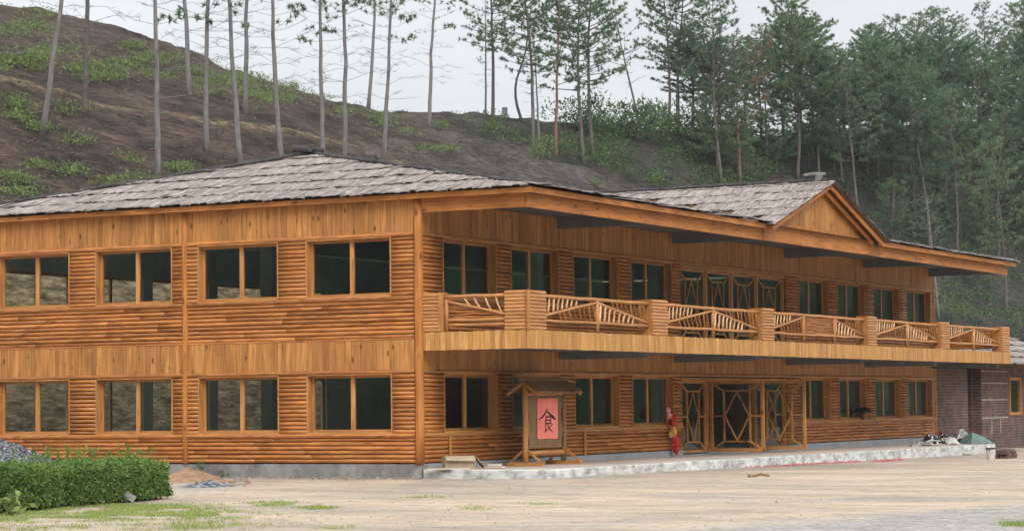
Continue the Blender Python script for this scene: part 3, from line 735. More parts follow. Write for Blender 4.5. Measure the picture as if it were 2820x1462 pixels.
yr = YF+.12
for i in range(5):
    a, b_ = PX[i][1]+.02, PX[i+1][0]-.02; ln = b_-a
    railing((a, yr, 0), (b_, yr, 0), [ln/2] if i != 2 else [ln*.33, ln*.66], seed=i)
# gable-side rail: one long diagonal falling towards the corner
mb = MB(); rx = .06
mb.log((rx, -.66, 3.96), (rx, -2.36, 3.96), .045, seg=.5, n=8, wob=.12); mb.log((rx, -.68, 3.40), (rx, -2.36, 3.40), .04, seg=.5, n=8, wob=.12)
mb.log((rx, -.68, 3.28), (rx, -2.36, 3.28), .035, seg=.5, n=8, wob=.1); mb.log((rx-.01, -.7, 3.86), (rx-.01, -2.36, 3.50), .034, seg=.5, n=7, wob=.1)
mb.box(rx-.05, rx+.05, -.78, -.70, 3.13, 3.9)
ro = mb.build('balcony_railing', M['rail'], lodge, smooth=True)
st = MB()
for t in (.36, .52, .70, .87):
    y = -.7-1.66*t; zb_ = 3.86-.36*(t+.06)
    st.tube([(rx, y+.08, 3.93), (rx, y+.02, (3.93+zb_)/2+.01), (rx, y-.08, zb_+.02)], [.026, .022, .026], 6)
st.build('infill_stick', M['peeled'], ro, smooth=True)
st = MB()
for i in range(5):
    z = 3.46+i*.07; y1 = -.82; y2 = -.8-1.5*(1-(i/6.0))
    st.tube([(rx+.02, y1+(y2-y1)*t, z+U(-.012, .012)) for t in (0, .25, .5, .75, 1)], [.02]*5, 6)
st.build('infill_stick', M['log'], ro, smooth=True)
mb = MB(); mb.box(XL-.03, XL, YF+.45, -.02, 3.27, 3.98); eo = mb.build('balcony_end_panel', M['trim'], lodge)
mb = MB()
for i in range(7): mb.log((XL-.05, YF+.44, 3.32+.1*i), (XL-.05, -.02, 3.32+.1*i), .05, seg=.5, n=8)
mb.build('half_log', M['log'], eo)
# ---- roof
EZ = 6.47; EX0, EX1 = -.30, 39.05; EY0, EY1 = -3.22, 15.6
APX = 5.0; APY = 6.2; APZ = 8.15
roof = MB()
A1 = Vector((APX, APY, APZ)); A2 = Vector((XL-APX, APY, APZ))
c00, c10, c11, c01 = [Vector(q) for q in ((EX0, EY0, EZ), (EX1, EY0, EZ), (EX1, EY1, EZ), (EX0, EY1, EZ))]
dn = Vector((0, 0, -.03))
for poly in ((c00, A1, c01), (c00, c10, A2, A1), (c10, c11, A2), (c01, A1, A2, c11), (c00, c01, c11, c10)):
    roof.poly([p+dn for p in poly])
roofo = roof.build('roof', M['core'], lodge)
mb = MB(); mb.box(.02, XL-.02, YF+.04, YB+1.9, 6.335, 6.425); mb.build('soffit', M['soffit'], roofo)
mb = MB(); mb.box(EX0+.06, .02, EY0+.3, EY1-.1, 6.345, 6.42); mb.build('eave_board', M['board'], roofo)
for X in BX:
    mb = MB(); mb.box(X-.15, X+.15, YF+.06, .0, 6.04, 6.333); mb.build('roof_beam', M['soffit'], lodge)
# fascia
mb = MB()
def seglog(mb, a, b_, w_, h, up=(0, 0, 1), seg=4.2):
    a = Vector(a); b_ = Vector(b_); k = max(1, int((b_-a).length/seg)); 
    for i in range(k): mb.bar(a.lerp(b_, i/k), a.lerp(b_, (i+.9985)/k), w_, h, up)
seglog(mb, (EX0+.03, EY0+.055, 6.38), (EX0+.03, EY1, 6.38), .05, .13)
seglog(mb, (EX0+.005, EY0+.03, 6.385), (14.35, EY0+.03, 6.385), .05, .14); mb.build('upper_fascia', M['beamw'], roofo); mb = MB(); seglog(mb, (23.75, EY0+.03, 6.385), (EX1-.1, EY0+.03, 6.385), .05, .14)
mb.build('upper_fascia', M['beamw'], roofo)
mb = MB()
seglog(mb, (-.03, YF-.02, 6.165), (38.6, YF-.02, 6.165), .07, .33)
seglog(mb, (-.02, YF+.02, 6.165), (-.02, -.13, 6.165), .07, .33)
mb.build('lower_fascia', M['beamw'], roofo)
# bark sheets
def sheets(mb, O, a, s_, n_, slope_len, bounds, exposure=1.25, wr=(.22, .42), lift=.055, seed=1, skip=None):
    rnd = random.Random(seed); O = Vector(O); a = Vector(a); s_ = Vector(s_); n_ = Vector(n_)
    t = -.12; row = 0
    while t < slope_len-.05:
        u0, u1 = bounds(max(0, t)); 
        if u1-u0 < .15: break
        u = u0-.1
        while u < u1:
            w_ = rnd.uniform(*wr)
            if skip and skip(u+w_/2, max(0, t)): u += w_*.9; continue
            ln = exposure*1.12+rnd.uniform(-.05, .1); tb = t+rnd.uniform(-.03, .04)
            K, R_ = 4, 5; o = len(mb.v); lf = lift*rnd.uniform(.6, 1.5); ou = rnd.random()*30; ov = rnd.random()*30; amp = rnd.uniform(.008, .03); sk = rnd.uniform(-.05, .05)
            for j in range(R_):
                tt = tb+ln*j/(R_-1)
                lo_, hi_ = bounds(min(max(tt, 0), slope_len))
                for i in range(K):
                    uu = u+(w_+.05)*i/(K-1)+sk*j/(R_-1); cl = min(max(uu, lo_-.03), hi_+.03)
                    hgt = lf*(1-j/(R_-1))+.012+amp*math.cos((i/(K-1)-.5)*math.pi)+rnd.uniform(-.006, .008)
                    ed = rnd.uniform(-.05, .05) if j == 0 else 0
                    mb.v.append(O+a*cl+s_*min(tt+ed, slope_len)+n_*hgt)
            for j in range(R_-1):
                for i in range(K-1):
                    q = o+j*K+i
                    mb.face((q, q+1, q+K+1, q+K), tuple((ou+ln*jj/(R_-1), ov+w_*ii/(K-1)) for ii, jj in ((i, j), (i+1, j), (i+1, j+1), (i, j+1))))
            # thickness of the butt end
            o2 = len(mb.v)
            for i in range(K): mb.v.append(mb.v[o+i]-n_*(.02)-s_*.01)
            for i in range(K-1): mb.face((o2+i, o2+i+1, o+i+1, o+i), ((ou, ov), (ou+.02, ov), (ou+.02, ov+.1), (ou, ov+.1)))
            u += w_*rnd.uniform(.8, .95)
        t += exposure*(1+rnd.uniform(-.04, .04)); row += 1
mb = MB()
# gable-end (left) slope
h_ = APZ-EZ; sl_ = math.hypot(APX-EX0, h_); sv = Vector((APX-EX0, 0, h_))/sl_; nv = Vector((-h_, 0, APX-EX0))/sl_
def bl(t): f = t/sl_; return (EY0+(APY-EY0)*f, EY1+(APY-EY1)*f)
sheets(mb, (EX0, 0, EZ), (0, 1, 0), sv, nv, sl_, bl, exposure=1.05, wr=(.2, .38), lift=.042, seed=3)
# front slope
slf = math.hypot(APY-EY0, h_); sv = Vector((0, APY-EY0, h_))/slf; nv = Vector((0, -h_, APY-EY0))/slf
def bf(t): f = t/slf; return (EX0+(APX-EX0)*f, EX1+(XL-APX-EX1)*f)
sheets(mb, (0, EY0, EZ), (1, 0, 0), sv, nv, slf, bf, exposure=1.5, wr=(.35, .7), seed=4, skip=lambda u, t: abs(u-19.05) < 4.68*(1-(t/slf*(APZ-EZ))/(7.98-EZ))-.1)
# far slope
def br_(t): f = t/sl_; return (EY0+(APY-EY0)*f, EY1+(APY-EY1)*f)
svr = Vector((-(APX-EX0), 0, h_))/sl_; nvr = Vector((h_, 0, APX-EX0))/sl_
sheets(mb, (EX1, 0, EZ), (0, 1, 0), svr, nvr, sl_, br_, exposure=1.5, wr=(.5, .9), seed=5)
mb.build('bark_sheet', M['sheet'], roofo)
# hip and ridge logs
mb = MB(); up = Vector((0, 0, .09))
mb.log(c00+Vector((.15, .3, .10)), A1+up, .05, seg=1.2, n=8, wob=.25, jit=.2); mb.log(c01+up, A1+up, .05, seg=1.2, n=8, wob=.25, jit=.2)
mb.log(A1+up, A2+up, .055, seg=1.5, n=8); mb.log(c10+up, A2+up, .05, seg=1.5, n=8)
ph = A1+Vector((-.05, 0, .13)); mb.log(ph+Vector((-.25, .42, .06)), ph+Vector((.12, -.35, 0)), .075, n=8, jit=.2); mb.log(ph+Vector((.3, .05, -.04)), ph+Vector((-.2, -.1, .03)), .07, n=8, jit=.2)
mb.build('ridge_log', M['ridge'], roofo)
# cross gable
GX, GH, GZ = 19.05, 4.68, 7.98; GYF = -3.45; GZ0 = EZ-.03
yb = EY0+(GZ-EZ)/((APZ-EZ)/(APY-EY0))     # where its ridge runs into the main slope
gab = MB()
gp = [(GX-GH, -2.96, 6.34), (GX+GH, -2.96, 6.34), (GX, -2.96, GZ-.08)]
gab.prism(gp, (0, .1, 0)); gabo = gab.build('gable', M['core'], lodge)
mb = MB(); u = GX-GH+.45
while u < GX+GH-.4:
    w_ = U(.12, .19); zt_ = min(GZ-.12-(abs(u-GX)+0)/GH*(GZ-6.42), GZ-.12-(abs(u+w_-GX))/GH*(GZ-6.42))
    mb.bar((u+w_/2, -3.0, 6.42), (u+w_/2, -3.0, max(zt_, 6.5)), w_-.005, .05, (0, 1, 0)); u += w_
mb.build('board_siding', M['board'], gabo)
mb = MB(); seglog(mb, (GX-GH+.1, YF-.07, 6.17), (GX+GH-.1, YF-.07, 6.17), .06, .34, seg=5)
mb.prism([(GX-GH+.15, YF-.10, 6.345), (GX+GH-.15, YF-.10, 6.345), (GX+GH-.85, YF-.10, 6.56), (GX-GH+.85, YF-.10, 6.56)], (0, .07, 0)); mb.build('gable_beam', M['beamw'], gabo)
mb = MB()
for (yy, ins, th, zz_) in ((GYF+.09, 0.0, .16, -.10), (GYF+.27, .0, .13, -.24)):
    for sg in (-1, 1):
        sl2 = (GZ-GZ0)/GH
        a = Vector((GX+sg*(GH+.05), yy, GZ0+zz_-.02*sl2)); b_ = Vector((GX, yy, GZ+zz_))
        mb.bar(a+Vector((-sg*(-zz_-.1)*2.0, 0, -(zz_+.1)*0+(-zz_-.1)*2.0*sl2)), b_, .05, th, (0, -1, 0)) if False else mb.bar(a.lerp(b_, max(0, (-zz_-.1))*.8), b_, th, .05, (0, -1, 0))
mb.build('bargeboard', M['beamw'], gabo)
# gable roof slopes (decks + sheets)
gd = MB(); slg = math.hypot(GH+.05, GZ-GZ0)
ZB = lambda y: EZ+(y-EY0)*h_/(APY-EY0)
for sg in (-1, 1):
    e0 = Vector((GX+sg*(GH+.1), GYF, GZ0)); r0 = Vector((GX, GYF, GZ)); r1 = Vector((GX, yb, GZ)); e1 = Vector((GX+sg*(GH+.1), EY0+.02, GZ0))
    pts = [e0, r0, r1, e1]
    gd.prism([p for p in pts] if sg < 0 else [p for p in pts[::-1]], (0, 0, -.05))
gdo = gd.build('gable_roof', M['core'], lodge)
mb = MB()
for sg in (-1, 1):
    sv = Vector((-sg*(GH+.1), 0, GZ-GZ0)); lg_ = sv.length; sv /= lg_; nv = Vector((sg*(GZ-GZ0), 0, GH+.1)).normalized()
    def bg(t):
        z = GZ0+(GZ-GZ0)*t/lg_; yv = EY0+max(0, z-EZ)/(h_/(APY-EY0)); return (GYF-.06, max(yv+.1, GYF+.5))
    sheets(mb, (GX+sg*(GH+.1), 0, GZ0), (0, 1, 0), sv, nv, lg_, bg, exposure=1.0, wr=(.2, .4), lift=.03, seed=8+sg)
mb.build('bark_sheet', M['sheet'], gdo)
mb = MB(); mb.log((GX, GYF+.2, GZ+.09), (GX, yb, GZ+.09), .05, seg=1, n=8, jit=.2); mb.build('ridge_log', M['ridge'], gdo)
mb = MB(); q = Vector((GX, GYF+.55, GZ+.3)); mb.tube([q+Vector((-.22, .3, -.06)), q+Vector((-.1, .05, -.03)), q+Vector((.16, -.25, -.02))], [.035, .06, .045], 8); mb.box(GX-.06, GX+.06, GYF+.35, GYF+.55, GZ+.06, GZ+.26)
mb.build('ridge_cap', M['barkgrey'], gdo)
# ------------------------------------------------------------------ entrance terrace
def tz(X): return -.145-.0022*max(0, X)
pv = MB(); o = 0; stepsX = list(np.arange(0, 35.1, 1.0))
YE = -3.42
for i, X in enumerate(stepsX):
    ye = YE+.03*noise.noise(Vector((X*.4, 0, 0))); 
    pv.v += [Vector((X, ye+.14, tz(X))), Vector((X, -.04 if X < 38 else .0, tz(X)+.004))]
for i in range(len(stepsX)-1): pv.face((2*i, 2*i+2, 2*i+3, 2*i+1), ((0, 0), (1, 0), (1, 1), (0, 1)))
tp = pv.build('terrace', M['paving']); tag(tp, kind='structure')
cb_ = MB(); 
def curbrun(P0, P1, w_=.15):
    P0 = Vector(P0); P1 = Vector(P1); k = int((P1-P0).length/.5); d = (P1-P0).normalized(); sd_ = d.cross(Vector((0, 0, 1)))
    o = len(cb_.v)
    for i in range(k+1):
        p = P0.lerp(P1, i/k); jt = .02*noise.noise(Vector((i*.7, 1, 3))); zt_ = tz(p.x)+.006+.008*noise.noise(Vector((i*.9, 5, 3)))
        for (s1, z) in ((0, gz(p.x, p.y)-.2), (0, zt_-.02), (.02, zt_), (w_, zt_), (w_, gz(p.x, p.y)-.2)):
            cb_.v.append(p+sd_*(-(s1+jt)*1)+Vector((0, 0, z)))
    for i in range(k):
        for j in range(4):
            a = o+i*5+j; cb_.face((a, a+5, a+6, a+1), ((0, 0), (1, 0), (1, 1), (0, 1)))
    cb_.face(tuple(o+j for j in range(5)), ((0, 0),)*5); cb_.face(tuple(o+k*5+j for j in range(4, -1, -1)), ((0, 0),)*5)
curbrun((-.02, YE-.01, 0), (35.1, YE-.01, 0)); curbrun((-.02, -.1, 0), (-.02, YE-.012, 0))
tag(cb_.build('kerb', M['curb']), kind='structure')
# ------------------------------------------------------------------ brick annex
AXL = 39.15
ann = empty('brick_annex', (AXL, .2, 0), 'low dark brick annex with bark roof beside the far end of the lodge', 'annex')
mb = MB(); AZ = 2.72
mb.box(AXL, 43.2, .1, .45, -1, AZ); mb.box(45.0, 48.75, .1, .45, -1, AZ); mb.box(48.75, 50.45, .1, .45, -1, .72); mb.box(48.75, 50.45, .1, .45, 2.28, AZ); mb.box(50.45, 62, .1, .45, -1, AZ)
mb.box(44.8, 45.0, .45, 8, -1, AZ); mb.box(61.7, 62, .45, 9, -1, AZ); mb.box(AXL, 61.7, 9, 9.3, -1, AZ); mb.box(AXL-.02, AXL+.2, .5, 9, -1, AZ)
mb.build('wall', M['brick'], ann)
mb = MB(); mb.box(43.21, 44.79, 1.1, 1.2, -1, AZ); mb.build('doorway_shade_sheet', M['blackp'], ann)  # added black sheet: the deep shade of the doorway gap as colour
mb = MB()
for z in (.62, 1.35, 2.02, 2.5): mb.box(45.0, 48.6, .085, .1, z, z+.03)
for x in (46.3, 47.5): mb.box(x, x+.03, .087, .1, 0, .6)
mb.build('mortar_line', M['white'], ann)
mb = MB()
for (x0, x1, z0, z1) in ((48.75, 48.87, .72, 2.28), (50.33, 50.45, .72, 2.28), (48.87, 50.33, .72, .84), (48.87, 50.33, 2.16, 2.28)): mb.box(x0, x1, .04, .2, z0, z1)
wo = mb.build('window', M['board'], ann); mb = MB(); mb.box(48.87, 50.33, .11, .12, .84, 2.16); mb.build('pane', M['glass'], wo)
mb = MB(); ez, ey = 2.78, -1.0; ry, rz = 4.8, 4.35
mb.prism([(AXL-.1, ey, ez), (AXL-.1, ry, rz), (AXL-.1, 10.4, ez), (AXL-.1, 10.4, ez-.1), (AXL-.1, ey, ez-.1)], (24, 0, 0)); rfo = mb.build('roof', M['core'], ann)
mb = MB(); sv = Vector((0, ry-ey, rz-ez)); ln_ = sv.length; sv /= ln_; nv = Vector((0, -(rz-ez), ry-ey)).normalized()
sheets(mb, (0, ey-.05, ez), (1, 0, 0), sv, nv, ln_, lambda t: (AXL-.15, AXL+24), exposure=1.3, wr=(.4, .8), seed=21)
mb.build('bark_sheet', M['sheet'], rfo)
mb = MB(); mb.log((AXL-.1, ry, rz+.1), (AXL+24, ry, rz+.1), .07, seg=2); mb.build('ridge_log', M['ridge'], rfo)
# ------------------------------------------------------------------ sign stand
SX0, SX1, SY = 3.52, 5.62, -1.0; sz = tz(4)
sg = empty('sign_stand', ((SX0+SX1)/2, SY, sz), 'roofed wooden sign stand with a red paper poster on the terrace', 'sign stand')
def OY(x, y): return onY(x, y, SY)
ztop = OY(1452, 1066)[2]
for X in (SX0, SX1):
    mb = MB(); mb.log((X, SY, sz+.08), (X, SY, ztop+.12), .075, seg=.35, n=9, wob=.05, jit=.06); mb.build('post', M['trim'] if X == SX0 else M['old'], sg, smooth=True)
    mb = MB(); mb.bar((X, SY-.5, sz+.05), (X, SY+.5, sz+.05), .12, .1); 
    mb.bar((X, SY-.42, sz+.1), (X, SY-.05, sz+.40), .06, .05); mb.bar((X, SY+.42, sz+.1), (X, SY+.05, sz+.40), .06, .05)
    mb.build('foot', M['trim'], sg)
zb0 = OY(1500, 1238)[2]; zb1 = OY(1500, 1090)[2]
mb = MB()
# live edged slab with a wavy outline
pts = []; nP = 10
for i in range(nP+1): pts.append((SX0+.10+.05*math.sin(i*1.3)+.02*math.sin(i*3.1), zb0+.05+(zb1-zb0-.05)*i/nP))
for i in range(nP, -1, -1): pts.append((SX1-.14-.05*math.sin(i*1.1+1), zb0+.05+(zb1-zb0-.05)*i/nP))
mb.prism([(p[0], SY-.03, p[1]) for p in pts], (0, .06, 0)); mb.build('board', M['old'], sg)
mb = MB(); mb.log((SX0, SY, zb0-.07), (SX1, SY, zb0-.07), .06, n=8); mb.log((SX0, SY, zb1+.06), (SX1, SY, zb1+.06), .055, n=8); mb.build('crossbar', M['trim'], sg)
# little roof
rzt = OY(1460, 1049)[2]; hw = .44; dr_ = .29
mb = MB()
for s_ in (-1, 1):
    k = 12; 
    for i in range(k):
        x0 = SX0-.20+(SX1-SX0+.46)*i/k; x1 = x0+(SX1-SX0+.46)/k-.01
        mb.bar(((x0+x1)/2, SY, rzt), ((x0+x1)/2, SY+s_*hw, rzt-dr_+U(-.015, .015)), x1-x0, .035+.008*(i % 2), (0, s_*.5, 1))
rso = mb.build('roof', M['old'], sg)
mb = MB(); mb.log((SX0-.26, SY, rzt+.045), (SX1+.3, SY, rzt+.045), .045, n=8); mb.build('ridge_pole', M['old'], rso)
mb = MB()
for X in (SX0-.12, SX1+.16):
    for s_ in (-1, 1): mb.bar((X, SY, rzt-.05), (X, SY+s_*hw, rzt-dr_-.05), .05, .07, (0, 0, 1))
mb.build('rafter', M['trim'], rso)
# poster with the brushed character
pa = OY(1474.5, 1096); pb = OY(1533, 1208.5); py = SY-.045
mb = MB(); px0, px1, pz1, pz0 = pa[0], pb[0], pa[2], OY(1474, 1209)[2]
mb.prism([(px0, py, pz0+.01), (px1-.01, py, pz0), (px1, py, pz1), (px0+.02, py, pz1-.01)], (0, .004, 0))
pos = mb.build('poster', M['redpaper'], sg)
mb = MB()
def PC(cx, cy):   # crop pixels -> poster plane
    u = (cx-400)/290; v = (cy-370)/530; return px0+(px1-px0)*u, pz1+(pz0-pz1)*v
def stroke(pts, ws):
    P = [Vector((PC(*p)[0], 0, PC(*p)[1])) for p in pts]; Lp, Rp = [], []
    for i, p in enumerate(P):
        d = (P[min(i+1, len(P)-1)]-P[max(0, i-1)]).normalized(); nn = Vector((d.z, 0, -d.x)); Lp.append(p+nn*ws[i]); Rp.append(p-nn*ws[i])
    ring = Lp+Rp[::-1]; mb.prism([(q.x, py-.006, q.z) for q in ring], (0, .004, 0))
stroke([(540, 505), (515, 560), (470, 615), (418, 645)], [.016, .030, .025, .008])
stroke([(538, 540), (575, 580), (620, 620), (655, 650)], [.02, .032, .045, .015])
stroke([(520, 608), (515, 700), (512, 805)], [.02, .026, .022])
stroke([(520, 612), (585, 612), (588, 700)], [.02, .022, .02])
stroke([(522, 655), (582, 655)], [.015, .015]); stroke([(522, 700), (582, 698)], [.018, .018])
stroke([(505, 810), (528, 785), (550, 765)], [.022, .018, .01])
stroke([(610, 705), (585, 735), (560, 752)], [.018, .014, .008])
stroke([(540, 715), (565, 765), (612, 812)], [.014, .025, .012])
mb.build('brushed_character', M['ink'], pos)
# ------------------------------------------------------------------ things by the entrance
# string of red festoons hanging by the door
hx = empty('festoon', tuple(onY(1848, 1150, -.25)), 'string of red and yellow paper festoons hanging beside the entrance doors', 'decoration')
cpts = [(1840, 1136), (1855, 1158), (1853, 1187), (1862, 1211), (1861, 1236)]
cw = [onY(x, y, -.22) for x, y in cpts]
mb = MB(); mb.tube([Vector(p) for p in [onY(1836, 1128, -.12)]+cw], [.012]*6, 5); mb.build('cord', M['red'], hx)
def lump(mb, c, r, sq=(1, 1, 1), n=9, k=6, jit=.18, mi=0):
    o = len(mb.v); c = Vector(c)
    for j in range(k+1):
        ph = math.pi*j/k
        for i in range(n):
            th = 2*math.pi*i/n; rr = r*(1+U(-jit, jit))
            mb.v.append(c+Vector((rr*math.sin(ph)*math.cos(th)*sq[0], rr*math.sin(ph)*math.sin(th)*sq[1], rr*math.cos(ph)*sq[2])))
    for j in range(k):
        for i in range(n):
            i2 = (i+1) % n; mb.face((o+j*n+i, o+j*n+i2, o+(j+1)*n+i2, o+(j+1)*n+i), ((0, 0), (1, 0), (1, 1), (0, 1)), mi)
for i, (p, mt_) in enumerate(zip(cw, ('pink', 'red', 'yellow', 'red', 'red'))):
    mb = MB()
    for q in range(5): lump(mb, (p[0]+U(-.07, .07), p[1]+U(-.05, .05), p[2]+U(-.09, .09)), U(.06, .11), (1, .7, 1.1), jit=.3)
    for q in range(6): mb.bar((p[0]+U(-.1, .1), p[1]-.02, p[2]), (p[0]+U(-.14, .14), p[1]-.03, p[2]-U(.1, .2)), .03, .008)
    mb.build('paper_flower', M[mt_], hx)
# cardboard box on end + sheets

cbx = empty('cardboard_box', (1.1, -.85, tz(1)), 'battered beige cardboard box standing by the terrace corner', 'box')
def onTop(x, y, z0=-.145): d = ray(x, y); return CP+d*((z0-CP[2])/d[2])

q0 = np.array([.55, -.35, 0]); q1 = np.array([1.35, -1.05, 0])
mb = MB(); bz = tz(0); hB = .31
def box4(mb, P, z0, z1, th=0):
    mb.prism([(p[0], p[1], z0) for p in P], (0, 0, z1-z0))
ctr = onY(1262, 1262, -.7); cx_, cy_ = ctr[0], ctr[1]
dirv = Vector((AR[0], AR[1], 0)).normalized(); fv = Vector((AF[0], AF[1], 0)).normalized()
dv = (dirv*.97+fv*.25).normalized(); ev = Vector((-dv.y, dv.x, 0))
C0 = Vector((cx_, cy_, 0)); P4 = [C0-dv*.36-ev*.2, C0+dv*.36-ev*.2, C0+dv*.36+ev*.22, C0-dv*.36+ev*.22]
cbx.location = (C0.x, C0.y, bz)
box4(mb, P4, bz+.002, bz+hB); mb.build('carton', M['card'], cbx)
mb = MB(); a = P4[1]; b2 = P4[2]
mb.prism([(a.x, a.y, bz+hB), (b2.x, b2.y, bz+hB), (b2.x+dv.x*.28, b2.y+dv.y*.28, bz+.02), (a.x+dv.x*.28, a.y+dv.y*.28, bz+.02)], (0.01, 0, .012)); 
mb.prism([(P4[0].x, P4[0].y, bz+hB), (P4[1].x, P4[1].y, bz+hB), (P4[1].x-ev.x*.10, P4[1].y-ev.y*.10, bz+hB-.12), (P4[0].x-ev.x*.10, P4[0].y-ev.y*.10, bz+hB-.10)], (0, 0, .01)); mb.build('flap', M['card'], cbx)
P = C0+dv*.85; mb = MB()
mb.prism([(P+dv*a_+ev*b_2).to_tuple()[:2]+(bz+.02,) for a_, b_2 in ((-.25, -.2), (.28, -.16), (.3, .2), (-.22, .22))], (0, 0, .03)); mb.prism([(P+dv*a_+ev*b_2).to_tuple()[:2]+(bz+.06,) for a_, b_2 in ((-.15, -.1), (.2, -.12), (.22, .16), (-.2, .12))], (0, 0, .05))
tag(mb.build('broken_slab', M['paving'], loc=P+Vector((0, 0, bz))), 'flat pale broken slabs lying right of the cardboard box', 'slab')
P = C0-dv*.35-ev*.45; mb = MB(); mb.prism([(P+dv*a_+ev*b_2).to_tuple()[:2]+(bz+.004,) for a_, b_2 in ((-.55, -.14), (.5, -.12), (.52, .12), (-.5, .14))], (0, 0, .035))
tag(mb.build('plank', M['paving'], loc=P+Vector((0, 0, bz))), 'flat pale plank lying in front of the cardboard box', 'plank')
# dark mushroom shaped stool in front of the wall
ml = onY(2378, 1137, -.35); mz = ml[2]
ml = onY(2378, 1137, -.1); mz = ml[2]; mo = empty('sill_lamp', (ml[0], -.1, .73), 'small dark mushroom shaped lamp on the ledge between the far windows', 'lamp')
mb = MB(); mb.tube([(ml[0], -.1, .73), (ml[0], -.1, mz-.05), (ml[0], -.1, mz+.1)], [.12, .11, .09], 10); mb.build('stem', M['old'], mo)
mb = MB(); mb.tube([(ml[0], -.1, mz+.02), (ml[0], -.1, mz+.08), (ml[0], -.1, mz+.16), (ml[0], -.1, mz+.22)], [.36, .33, .2, .04], 14); mb.build('cap', M['blackp'], mo, smooth=True)
# heap of roofing scraps, tarp and buckets at the far end of the terrace
hp = [(2545, 1219, 34, .20), (2585, 1222, 34, .22), (2618, 1222, 36, .3), (2600, 1196, 30, .2), (2650, 1200, 34, .34), (2565, 1200, 30, .25), (2640, 1216, 30, .22), (2520, 1222, 22, .12)]
labs = ['curved black and white scrap lying at the near end of the heap', 'curled dark scrap in front of the heap beside the lodge corner', 'arched pale edged scrap in the middle of the heap', 'dark sheet on top of the heap by the lodge corner', 'upright pale scrap leaning at the annex end of the heap', 'greenish sheet lying over the near top of the heap', 'flat dark scrap below the upright pale one', 'small flat scrap at the tip of the heap']
for i, ((x, y, wpx, hh), lab) in enumerate(zip(hp, labs)):
    P = onY(x, 1222, -1.5-.3*(i % 3)); lift = max(0, (1222-y))/FP*92
    c_ = Vector((P[0], P[1], tz(P[0])+lift*.55)); mb = MB(); r = wpx/FP*92*.62; dvx = Vector((AR[0], AR[1], 0)).normalized(); fvx = Vector((AF[0], AF[1], 0)).normalized()
    G = 8; o = len(mb.v); tilt = U(-.25, .25); ph = U(0, 6)
    for a_ in range(G+1):
        for b_ in range(G+1):
            u, v = a_/G*2-1, b_/G*2-1; z = hh*(.55+.45*math.cos(u*2.2+tilt))*(1-.35*v*v)+.10*noise.noise(Vector((u*2.2+i*7, v*2.2, ph)))+tilt*u*.12
            if abs(u) > .95 or abs(v) > .95: z *= .35
            mb.v.append(c_+dvx*(u*r*(1+.18*noise.noise(Vector((v*2, i, 1)))))+fvx*(v*.42)+Vector((0, 0, max(.0, z))))
    n0 = len(mb.v)
    for k_ in range(n0-o): mb.v.append(mb.v[o+k_]-Vector((0, 0, .035)))
    mi = (0, 1, 2, 1, 0, 1, 2, 0)[i]
    for a_ in range(G):
        for b_ in range(G):
            q = o+a_*(G+1)+b_; m2 = mi if (a_*3+b_*5+i) % 7 else 2
            mb.face((q, q+G+1, q+G+2, q+1), ((0, 0), (1, 0), (1, 1), (0, 1)), m2); q += n0-o; mb.face((q+1, q+G+2, q+G+1, q), ((0, 0), (1, 0), (1, 1), (0, 1)), 1)
    for k_ in range(G):
        for (a0, a1) in ((k_, k_+1), (G*(G+1)+k_+1, G*(G+1)+k_), ((k_+1)*(G+1), k_*(G+1)), (k_*(G+1)+G, (k_+1)*(G+1)+G)):
            mb.face((o+a0, o+a1, n0+a1, n0+a0), ((0, 0), (1, 0), (1, 1), (0, 1)), 2)
    tag(mb.build('roofing_scrap', [M['stone'], M['blackp'], M['white']], loc=c_), lab, 'scrap', 'roofing scraps heaped at the lodge corner')
P = onY(2688, 1222, -2.5); mb = MB(); c_ = Vector((P[0], P[1], tz(P[0])))
n0 = 10; ap = c_+Vector((-.15, .1, .42)); ring = [c_+Vector((.55*math.cos(2*math.pi*i/n0)*U(.8, 1.1), .6*math.sin(2*math.pi*i/n0)*U(.8, 1.1), .01)) for i in range(n0)]; mid = [(r_+ap)/2+Vector((U(-.06, .06), U(-.06, .06), U(-.02, .1))) for r_ in ring]
for i in range(n0):
    j = (i+1) % n0; mb.poly([ring[i], ring[j], mid[j], mid[i]]); mb.poly([mid[i], mid[j], ap])
mb.poly(ring[::-1]); tag(mb.build('tarp', M['greenp'], loc=c_), 'crumpled pale green tarp heaped against the annex doorway', 'tarp')
# bucket and drum on the ground near the annex
def bucket(x, y, r, h, mats, name, label, cat):
    P = onG(x, y); c_ = Vector((P[0], P[1], gz(P[0], P[1]))); e0 = empty(name, c_, label, cat)
    mb = MB(); mb.tube([c_+Vector((0, 0, z)) for z in (0, h*.5, h)], [r*.8, r*.92, r], 14); mb.build('body', mats[0], e0)
    mb = MB(); mb.tube([c_+Vector((0, 0, h-.03)), c_+Vector((0, 0, h+.012))], [r*1.06, r*1.06], 14); mb.tube([c_+Vector((-r, 0, h)), c_+Vector((-r*.8, 0, h*.55)), c_+Vector((0, -r, h*.35)), c_+Vector((r*.8, 0, h*.55)), c_+Vector((r, 0, h))], [.012]*5, 5); mb.build('rim', mats[1], e0)
bucket(2729, 1266, .15, .36, (M['white'], M['blackp']), 'bucket', 'grey white bucket standing on the ground before the annex', 'bucket')
P = onG(2768, 1262); c_ = Vector((P[0], P[1], gz(P[0], P[1])))
bs = empty('brick_stack', c_, 'low stack of dark bricks on the ground right of the bucket', 'bricks')
mb = MB()
for lv in range(4):
    for i in range(4-(lv == 3)):
        for j in range(3): 
            x = c_.x-.42+.27*i+U(-.03, .03)+(.1 if lv % 2 else 0); y = c_.y-.2+.14*j+U(-.02, .02); mb.box(x, x+.24, y, y+.115, c_.z+lv*.075, c_.z+lv*.075+.07)
mb.build('brick', M['brick'], bs)
